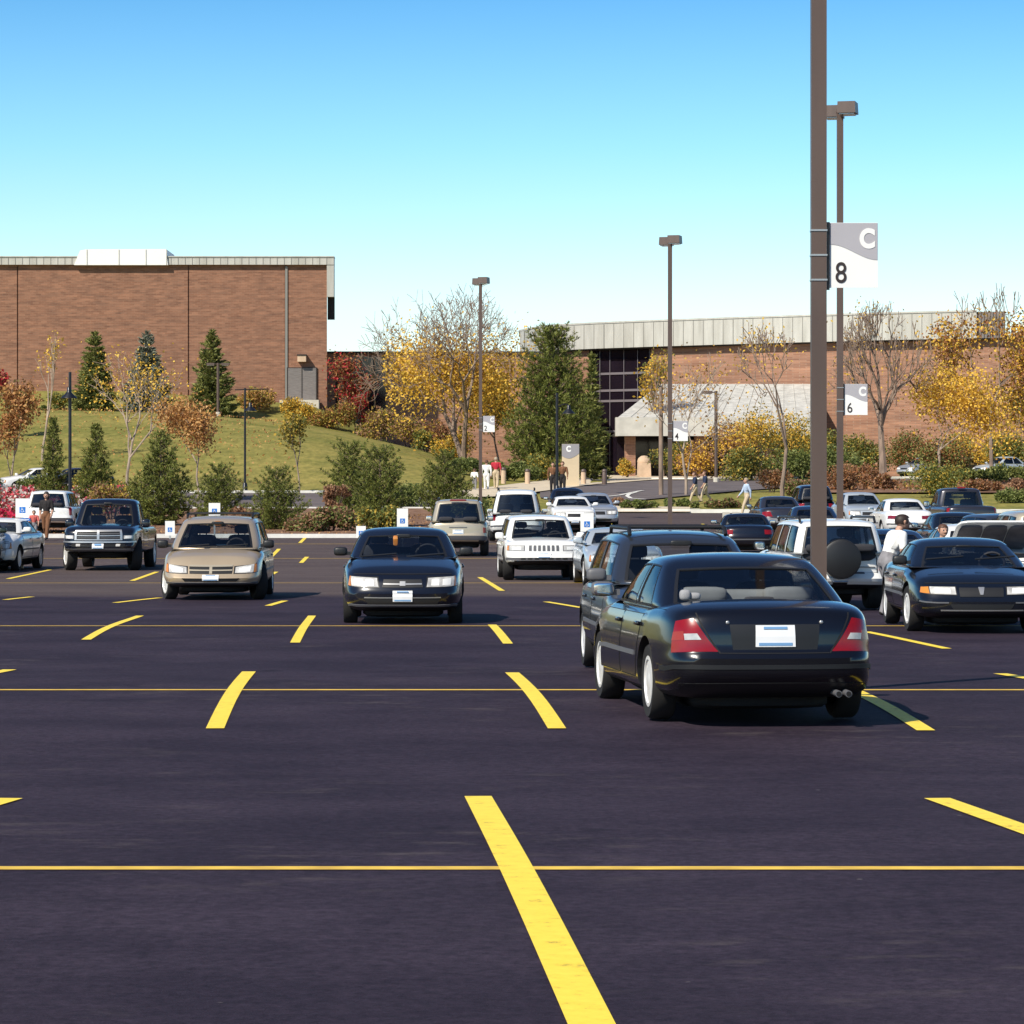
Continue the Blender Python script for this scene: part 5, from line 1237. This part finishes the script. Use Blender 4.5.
def banner(label, px, d, zb, zt, num, g='lot marker signs'):
    h = zt-zb; wd = h*.74; x0 = X(px, d)+.07
    r = empty('lot_sign', (x0, d-.03, zb), 0, label=label, cat='sign', group=g)
    m = MB(); bx(m, .031, .031+wd, 0, .012, 0, h); m.build('panel', M['signwhite'], r)
    m = MB(); bx(m, .006, .029, -.02, .02, -.02, h+.005); m.build('channel', M['black'], r)
    pts = [(.0335, h-.003), (.0285+wd, h-.003)]; n = 18
    for i in range(n+1):
        t = 1-i/n; pts.append((.0335+(wd-.005)*t, h*(1-(.335+.235*sst(t*1.05-.03)))))
    m = MB(); m.poly_prism(pts, -.004, -.001, lambda u, v, q: (u, q, v)); m.build('grey_field', M['signgrey'], r, fix=True)
    text('letter', 'C', h*.315, M['signwhite'], r, (.031+wd*.94, -.0065, h*.60), .05, right=True)
    text('numeral', num, h*.32, M['signdark'], r, (.031+wd*.12, -.0045, h*.075), .004)
    for k in (.12, .5, .88):
        m = MB(); z = h*k
        bx(m, -.146, .006, -.048, -.044, z-.008, z+.008); bx(m, -.146, -.142, -.044, .104, z-.008, z+.008); bx(m, .0015, .0045, -.044, .104, z-.008, z+.008); bx(m, -.146, .006, .104, .108, z-.008, z+.008)
        m.build('bracket', M['steel'], r)
    return r
for lab, px, d, top, num, y0, y1 in (('thick brown square pole rising out of the top of the picture', 818.5, 29.8, 10.9, '8', 288, 223), ('brown square lamp pole second nearest, just right of the thick one', 840, 73, 10.72, '6', 415, 384),
                                    ('brown square lamp pole standing before the window wall', 670, 107, 10.5, '4', 441, 421), ('brown square lamp pole farthest away beside the big golden tree', 480.5, 137, 11.2, '2', 432, 416)):
    light_pole(lab, px, d, top)
    banner({'8': 'large grey and white lot sign reading C 8 on the thick pole', '6': 'grey and white lot sign reading C 6', '4': 'small grey and white lot sign reading C 4', '2': 'smallest grey and white lot sign on the farthest lamp pole'}[num], px, d, Z(y0, d), Z(y1, d), num)
def bell(m_parent, loc, s=1.):
    m = MB(); m.lathe([(.05*s, .42*s), (.075*s, .40*s), (.08*s, .26*s), (.11*s, .2*s), (.30*s, .02*s), (.31*s, 0), (.29*s, 0), (.10*s, .17*s)], 20)
    o = m.build('lamp_shade', M['iron'], m_parent, smooth=50); o.location = loc
    m = MB(); m.lathe([(.001, -.02*s), (.10*s, .0), (.13*s, .07*s), (.08*s, .15*s)], 12); m.build('bulb_glass', M['clearlens'], o, smooth=True)
    return o
b = G(70, 152); h = Z(372, 152)-b.z
r = empty('bell_lamp_post', b, 0, label='black lamp post with a bell shade part way up, behind the walking woman', cat='lamp post')
m = MB(); m.tube([(0, 0, 0), (0, 0, h)], [.085, .07], 10); m.build('pole', M['iron'], r, smooth=True)
m = MB(); m.lathe([(.2, 0), (.2, .1), (.14, .18), (.12, .5), (.09, .55)], 12); m.build('base', M['iron'], r, smooth=50)
bell(r, (0, -.32, h-1.25), 1.25); m = MB(); m.tube([(0, 0, h-.8), (0, -.32, h-.8)], .03, 6); m.build('lamp_arm', M['iron'], r)
for lab, px, d, y0, dx in (('thin black lamp post with a bell shade on a long crossbar over the lawn', 245, 174, 388, .28), ('black lamp post with a bell shade in front of the full pine', 557, 171, 393, .62)):
    b = G(px, d); h = Z(y0, d)-b.z
    r = empty('bell_lamp_post', b, 0, label=lab, cat='lamp post')
    m = MB(); m.tube([(0, 0, 0), (0, 0, h)], [.09, .07] if px > 300 else [.065, .055], 10); m.build('pole', M['iron'], r, smooth=True)
    m = MB(); m.lathe([(.2, 0), (.2, .1), (.14, .18), (.12, .5), (.09, .55)], 12); m.build('base', M['iron'], r, smooth=50)
    m = MB()
    if px < 300: m.tube([(-.55, 0, h-.1), (1.3, 0, h-.06)], .03, 6)
    else: m.tube([(0, 0, h-.75), (.35, 0, h-.6), (dx, 0, h-.62)], .03, 6)
    m.build('lamp_arm', M['iron'], r)
    bell(r, (dx, 0, h-1.25 if px < 300 else h-1.1), 1.1)
for lab, px, d, y0, kind in (('brown lamp post with a double head on the hill before the green spruce', 218, 226, 363, 2), ('brown lamp post with a single head pointing left by the canopy', 716, 196, 391, 1)):
    b = G(px, d); h = Z(y0, d)-b.z
    r = empty('lamp_post', b, 0, label=lab, cat='lamp post')
    m = MB(); m.tube([(0, 0, 0), (0, 0, h)], .10, 8); m.build('pole', M['bronze'], r, smooth=True)
    m = MB(); m.lathe([(.17, 0), (.17, .25), (.11, .3)], 10); m.build('base', M['concrete'], r)
    for s in ((-1, 1) if kind == 2 else (-1,)):
        m = MB(); m.box((s*.52, 0, h-.08), (.55, .34, .17)); hd = m.build('lamp_head', M['bronze'], r)
        m = MB(); m.box((s*.52, 0, h-.18), (.42, .26, .02)); m.build('lens', M['clearlens'], hd)
        m = MB(); m.tube([(0, 0, h-.08), (s*.26, 0, h-.08)], .035, 6); m.build('lamp_arm', M['bronze'], r)
b = G(661, 172); h = Z(387, 172)-b.z
r = empty('wooden_post', b, 0, label='plain tall wooden post with no lamp left of the C 4 sign', cat='post')
m = MB(); m.tube([(0, 0, -.2), (0, 0, h*.5), (0, 0, h)], [.13, .12, .10], 10); m.build('post', M['bark'], r, smooth=True)
m = MB(); m.lathe([(.105, 0), (.10, .05), (.03, .09), (.001, .09)], 10, c=(0, 0, h)); m.build('cap', M['iron'], r, smooth=40)

def access_sign(label, px, d, y0, y1, low=False):
    b = G(px, d); zt, zb = Z(y0, d)-b.z, Z(y1, d)-b.z; w = .30*(zt-zb)/.42 if not low else .34; w = max(.3, min(.36, w))
    r = empty('parking_sign', b, 0, label=label, cat='sign', group='wheelchair parking signs')
    m = MB(); m.box((0, .02, zt/2), (.05, .03, zt)); m.build('post', M['steel'], r)
    hp = zt-zb; lowp = .09 if not low else 0
    m = MB(); m.box((0, -.006, zb+lowp+(hp-lowp)/2), (w, .012, hp-lowp)); m.build('panel', M['signwhite'], r)
    q = min(.16, w*.5); cz = zb+lowp+(hp-lowp)*.40
    m = MB(); m.box((0, -.0145, cz), (q, .003, q)); sq_ = m.build('blue_square', M['signblue'], r)
    k = q*.042; m = MB(); y = -.0185
    def disc(cx, cz_, rr, a0=0, a1=360, th=None):
        n = 16; o = [(cx+rr*math.cos(R(a0+(a1-a0)*i/n)), cz_+rr*math.sin(R(a0+(a1-a0)*i/n))) for i in range(n+1)]
        for i in range(n): m.tube([(o[i][0], y, o[i][1]), (o[i+1][0], y, o[i+1][1])], th or k, 4)
    disc(-q*.08, cz+q*.33, q*.04); disc(0, cz-q*.13, q*.22, 110, 380)
    m.tube([(-q*.08, y, cz+q*.26), (-q*.05, y, cz), (q*.14, y, cz), (q*.24, y, cz-q*.28), (q*.34, y, cz-q*.25)], k*1.2, 5); m.tube([(-q*.06, y, cz+q*.13), (q*.12, y, cz+q*.13)], k, 5)
    m.build('wheelchair_symbol', M['signwhite'], sq_)
    if lowp:
        m = MB(); m.box((0, -.006, zb+.035), (w*1.12, .012, .07)); pl = m.build('lower_plate', M['signblue'], r)
        m = MB(); m.box((0, -.0145, zb+.035), (w*.95, .003, .016)); m.build('white_stripe', M['signwhite'], pl)
    return r
for a in (('wheelchair sign above the white coupe at the left', 22.5, 84, 498.5, 521), ('low wheelchair sign on the kerb right of the navy pickup', 170, 113, 521, 535.5, True), ('wheelchair sign showing over the roof of the tan minivan', 214.5, 100, 503, 519.5),
          ('low wheelchair sign on the kerb left of the centre sedan roof', 361, 113, 526, 538, True), ('wheelchair sign right behind the centre sedan roof', 402.5, 104, 508.5, 532), ('wheelchair sign on a post between white sedan and silver blue sedan', 587, 88, 513, 535)):
    access_sign(*a)
b = G(570.5, 186); hh = Z(444, 186)-b.z
r = empty('sign_pylon', b, 0, label='tan sign pylon with a grey top and white letter C beside the full pine', cat='sign')
m = MB(); m.box((0, 0, hh/2), (1.0, .3, hh)); m.build('slab', M['pylon'], r)
m = MB(); pts = [(-.5, hh-.01), (.5, hh-.01)]+[(.5-1.0*i/12, hh*(1-(.22+.12*math.sin(i/12*2.6)))) for i in range(13)]
m.poly_prism(pts, -.166, -.153, lambda u, v, q: (u, q, v)); m.build('grey_field', M['pylongrey'], r, fix=True)
text('letter', 'C', .36, M['signwhite'], r, (.02, -.172, hh-.46), .05, right=True)
for i, (lab, px) in enumerate((('short concrete bollard nearest the white clothed walkers', 503.5), ('short concrete bollard left of the black lamp post in front of the pine', 527.5), ('short concrete bollard touching the left of the sign pylon', 552.5), ('short concrete bollard right of the sign pylon', 583.5), ('short dark bollard farthest right near the entrance', 604.5))):
    b = G(px, 190)
    r = empty('bollard', b, 0, label=lab, cat='bollard', group='bollards along the entrance walk')
    m = MB(); m.lathe([(.15, -.1), (.15, .72), (.13, .76)], 14); m.build('post', M['stone'] if i < 4 else M['bronze'], r, smooth=40)
    m = MB(); m.lathe([(.13, .76), (.16, .78), (.16, .86), (.11, .93), (.001, .95)], 14); m.build('cap', M['bronze'], r, smooth=40)
b = G(731, 104)
r = empty('barrel_pair', b, 0, label='two pale concrete posts standing side by side behind the low dark blue car', cat='posts')
for s in (-.16, .16):
    m = MB(); m.box((s, 0, .52), (.24, .22, 1.24), taper=.94); m.build('post', M['concrete'], r)

# ------------------------------------------------------------------ people
SK = mat('skin', (.46, .26, .18), .6)
CL = {k: mat(k+' cloth', c, .9, var=.12, scale=14) for k, c in {'white': (.78, .77, .74), 'black': (.018, .015, .016), 'brown': (.17, .075, .035), 'khaki': (.50, .40, .27), 'paleblue': (.42, .52, .66), 'navy': (.02, .03, .07), 'red': (.42, .02, .04), 'grey': (.22, .21, .22), 'tan': (.30, .19, .12), 'pink': (.55, .12, .10)}.items()}
HR = {'dark': mat('dark hair', (.025, .014, .010), .6), 'brown': mat('brown hair', (.09, .04, .022), .6), 'grey': mat('fair hair', (.34, .27, .19), .6)}
SHOE = mat('dark shoe', (.02, .016, .014), .5)
EYE = mat('eye dark', (.02, .015, .012), .4)
def person(label, px, d, Ht, rz, top, legs, hair='dark', stride=.28, lean=0., arms=((.25, .3), (-.2, .35)), sleeve=.55, hand='', group=None, vox=.016, long_hair=False, zoff=0., female=False, hips=1.0):
    """faces local -Y; arms: (swing forward at shoulder, elbow bend) in radians for left(+x), right"""
    b = G(px, d); k = Ht
    root = empty('person', (b.x, b.y, b.z+zoff), R(rz), label=label, cat='person', group=group)
    caps = []
    V3 = lambda *a: Vector(a)*k
    pel = V3(0, 0, .525)
    def up(z, x=0, y=0):
        t = (z-.525); return V3(x, -t*math.sin(lean)+y*math.cos(lean), .525+t*math.cos(lean)+y*math.sin(lean)*0)
    sh = .115 if not female else .100
    caps += [(pel, up(.62), .082*k*hips, .070*k, 'legs'), (up(.60), up(.76), .070*k, .084*k, 'top'), (up(.70, -.035), up(.785, -.06), .07*k, .066*k, 'top'), (up(.70, .035), up(.785, .06), .07*k, .066*k, 'top'),
             (up(.80, -sh), up(.80, sh), .044*k, .044*k, 'top'), (up(.81), up(.875), .036*k, .032*k, 'skin')]
    hc = up(.932, 0, -.012)
    caps += [(hc+V3(0, .008, .012), hc+V3(0, -.004, -.012), .058*k, .054*k, 'skin'), (hc+V3(0, -.022, -.03), hc+V3(0, -.03, -.042), .034*k, .026*k, 'skin'), (hc+V3(0, -.058, -.004), hc+V3(0, -.068, -.016), .007*k, .010*k, 'skin')]
    for s in (-1, 1): caps.append((hc+V3(s*.055, .006, -.008), hc+V3(s*.06, .008, .008), .010*k, .012*k, 'skin'))
    for s, ph in ((1, 1), (-1, -1)):
        hp = V3(s*.052, 0, .51); f = ph*stride
        kn = hp+V3(s*.004, -math.sin(f*.9+.12)*.245, -math.cos(f*.9+.12)*.245)
        bk = f*.9-(.35 if ph < 0 else .05)*min(1, abs(stride)/.28)
        an = kn+V3(0, -math.sin(bk)*.235, -math.cos(bk)*.235)
        caps += [(hp, kn, .066*k*hips, .046*k, 'legs'), (kn, an, .046*k, .034*k, 'legs'), (an+V3(0, .008, -.008), an+V3(0, -.07, -.026), .028*k, .022*k, 'shoe')]
        low = an.z
        a1, eb = arms[0] if s > 0 else arms[1]
        s0 = up(.80, s*(sh+.012)); q = a1-lean*0
        el = s0+V3(s*.030, -math.sin(q)*.17, -math.cos(q)*.17); wr = el+V3(-s*.004, -math.sin(q+eb)*.15, -math.cos(q+eb)*.15)
        mid = s0.lerp(el, min(1, sleeve/.55))
        caps += [(s0, mid, .038*k, .034*k, 'top'), (mid, el, .031*k, .028*k, 'skin' if sleeve < .9 else 'top'), (el, wr, .028*k, .019*k, 'skin' if sleeve < .9 else 'top')]
        dr = (wr-el).normalized(); sd_ = Vector((0, 1, 0)).cross(dr) if abs(dr.y) < .9 else Vector((1, 0, 0)); fw = dr.cross(Vector((s, 0, 0))).normalized()
        pm = wr+dr*.045*k; caps.append((wr+dr*.012*k, pm, .017*k, .021*k, 'skin'))
        for j, ll in enumerate((.036, .042, .040, .031)):
            o = pm+fw*(.018-.012*j)*k; m1 = o+dr*ll*.6*k; m2 = m1+(dr*.7+Vector((-s, 0, 0))*.5).normalized()*ll*.55*k
            caps += [(o, m1, .0062*k, .0058*k, 'skin'), (m1, m2, .0058*k, .0048*k, 'skin')]
        t0 = wr+dr*.02*k+fw*.014*k; t1 = t0+(dr+fw*.8).normalized()*.026*k; caps += [(t0, t1, .0075*k, .0062*k, 'skin'), (t1, t1+dr*.018*k, .0062*k, .0052*k, 'skin')]
    zmin = min(min(c[0].z-c[2], c[1].z-c[3]) for c in caps)
    mb = MB()
    for a, c, r0, r1, m_ in caps:
        dd = (c-a); L = dd.length; dn = dd.normalized() if L > 1e-6 else Vector((0, 0, 1))
        P_ = []; RR = []
        for t in (-1, -.8, -.45, 0): P_.append(a+dn*r0*t); RR.append(max(.0005, r0*math.sqrt(max(0, 1-t*t))))
        for t in (0, .45, .8, 1): P_.append(c+dn*r1*t); RR.append(max(.0005, r1*math.sqrt(max(0, 1-t*t))))
        mb.tube([p-Vector((0, 0, zmin)) for p in P_], RR, 10)
    mm = {'skin': SK, 'top': CL[top], 'legs': CL[legs], 'shoe': SHOE}; keys = list(mm)
    o = mb.build('body', [mm[q] for q in keys]+[EYE], root)
    md = o.modifiers.new('r', 'REMESH'); md.mode = 'VOXEL'; md.voxel_size = vox*Ht/1.7
    sm_ = o.modifiers.new('s', 'SMOOTH'); sm_.iterations = 2; sm_.factor = .4
    bpy.context.view_layer.update()
    me = bpy.data.meshes.new_from_object(o.evaluated_get(bpy.context.evaluated_depsgraph_get())); o.modifiers.clear(); o.data = me; me.name = 'body'
    me.materials.clear()
    for q in keys: me.materials.append(mm[q])
    me.materials.append(EYE)
    A = np.array([c[0][:] for c in caps])-np.array((0, 0, zmin)); B = np.array([c[1][:] for c in caps])-np.array((0, 0, zmin)); r0 = np.array([c[2] for c in caps]); r1 = np.array([c[3] for c in caps]); lab = np.array([keys.index(c[4]) for c in caps])
    pc = np.array([p.center[:] for p in me.polygons]); AB = B-A; best = np.full(len(pc), 9.); idx = np.zeros(len(pc), int)
    for i in range(len(caps)):
        t = np.clip(((pc-A[i])@AB[i])/max(1e-9, AB[i]@AB[i]), 0, 1); dist = np.linalg.norm(pc-A[i]-t[:, None]*AB[i], axis=1)-(r0[i]+(r1[i]-r0[i])*t)
        u = dist < best; best[u] = dist[u]; idx[u] = lab[i]
    hz = np.array(hc[:])-np.array((0, 0, zmin))
    for s in (-1, 1):
        e = hz+np.array((s*.022, -.052, .004))*k; idx[np.linalg.norm(pc-e, axis=1) < .010*k] = 4
    mo = hz+np.array((0, -.054, -.034))*k; idx[(np.abs(pc-mo) < np.array((.018, .02, .004))*k).all(1)] = 4
    me.polygons.foreach_set('material_index', idx.astype(np.int32)); me.polygons.foreach_set('use_smooth', [True]*len(me.polygons)); me.update()
    hm = MB(); V, Fs = cube_grid(np.linspace(-1, 1, 9), np.linspace(-1, 1, 9), np.linspace(-1, 1, 9)); q = sq(V, 2.2)
    keep = [f for f, _, _ in Fs if not (np.mean([q[i][1] for i in f]) < -.35 and np.mean([q[i][2] for i in f]) < .42) and np.mean([q[i][2] for i in f]) > (-.55 if not long_hair else -2)]
    hm.add(q*np.array((.0605, .065, .064 if not long_hair else .095))*k+hz+np.array((0, .010, .015 if not long_hair else -.006))*k, keep); hm.build('hair', HR[hair], root, smooth=True)
    return root
WG = 'people walking across the car park'
pm_ = person('man in a white shirt standing between the white off-roader and the navy sedan', 887, 50.0, 1.60, 105, 'white', 'grey', 'dark', .12, .34, ((.25, .5), (-.05, .35)), .4, vox=.010)
pm_.scale = (1.16, 1.16, 1)
person('boy in white with brown hair bending behind the navy sedan roof', 940.5, 52.5, 1.40, 20, 'white', 'grey', 'brown', .1, .15, vox=.014)
person('woman in a black top and brown trousers striding past the white off-roader', 46.5, 112, 1.68, -12, 'black', 'brown', 'dark', .30, .0, ((.1, .5), (-.15, .4)), .5, vox=.012, female=True, long_hair=True)
person('small child in pink walking at the side of the woman', 34, 111, 1.05, 5, 'pink', 'grey', 'brown', .2, .05, ((.3, .5), (.6, .6)), .5, vox=.014)
person('man in a pale blue shirt and khaki trousers walking left by the island', 747, 151, 1.76, -75, 'paleblue', 'khaki', 'grey', .34, .06, ((-.35, .3), (.35, .4)), 1., vox=.014, group=WG)
person('walker in navy with khaki trousers, ahead of a close pair', 695.5, 164, 1.62, -85, 'navy', 'khaki', 'brown', .40, .08, vox=.016, group=WG)
person('walker in navy with khaki trousers, the rear one of a close pair', 705.5, 165, 1.62, -80, 'navy', 'khaki', 'brown', .38, .06, vox=.016, group=WG)
person('child in white at the left of the little group on the walk', 474.5, 177, 1.22, 170, 'white', 'grey', 'brown', .15, vox=.016, group=WG)
person('person in white from head to foot on the walk behind the tan off-roader', 486.5, 178, 1.66, 175, 'white', 'white', 'brown', .15, vox=.016, group=WG, sleeve=1.)
person('person in a red top and pale grey trousers on the walk', 496, 180, 1.78, 170, 'red', 'khaki', 'grey', .2, vox=.016, group=WG)
person('person in a brown coat left of the lamp post in front of the pine', 553, 173, 1.68, 0, 'brown', 'black', 'dark', .1, vox=.016, group=WG, sleeve=1.)
person('person in a brown coat right of the lamp post in front of the pine', 562.5, 173, 1.72, 0, 'brown', 'black', 'brown', .1, vox=.016, group=WG, sleeve=1.)
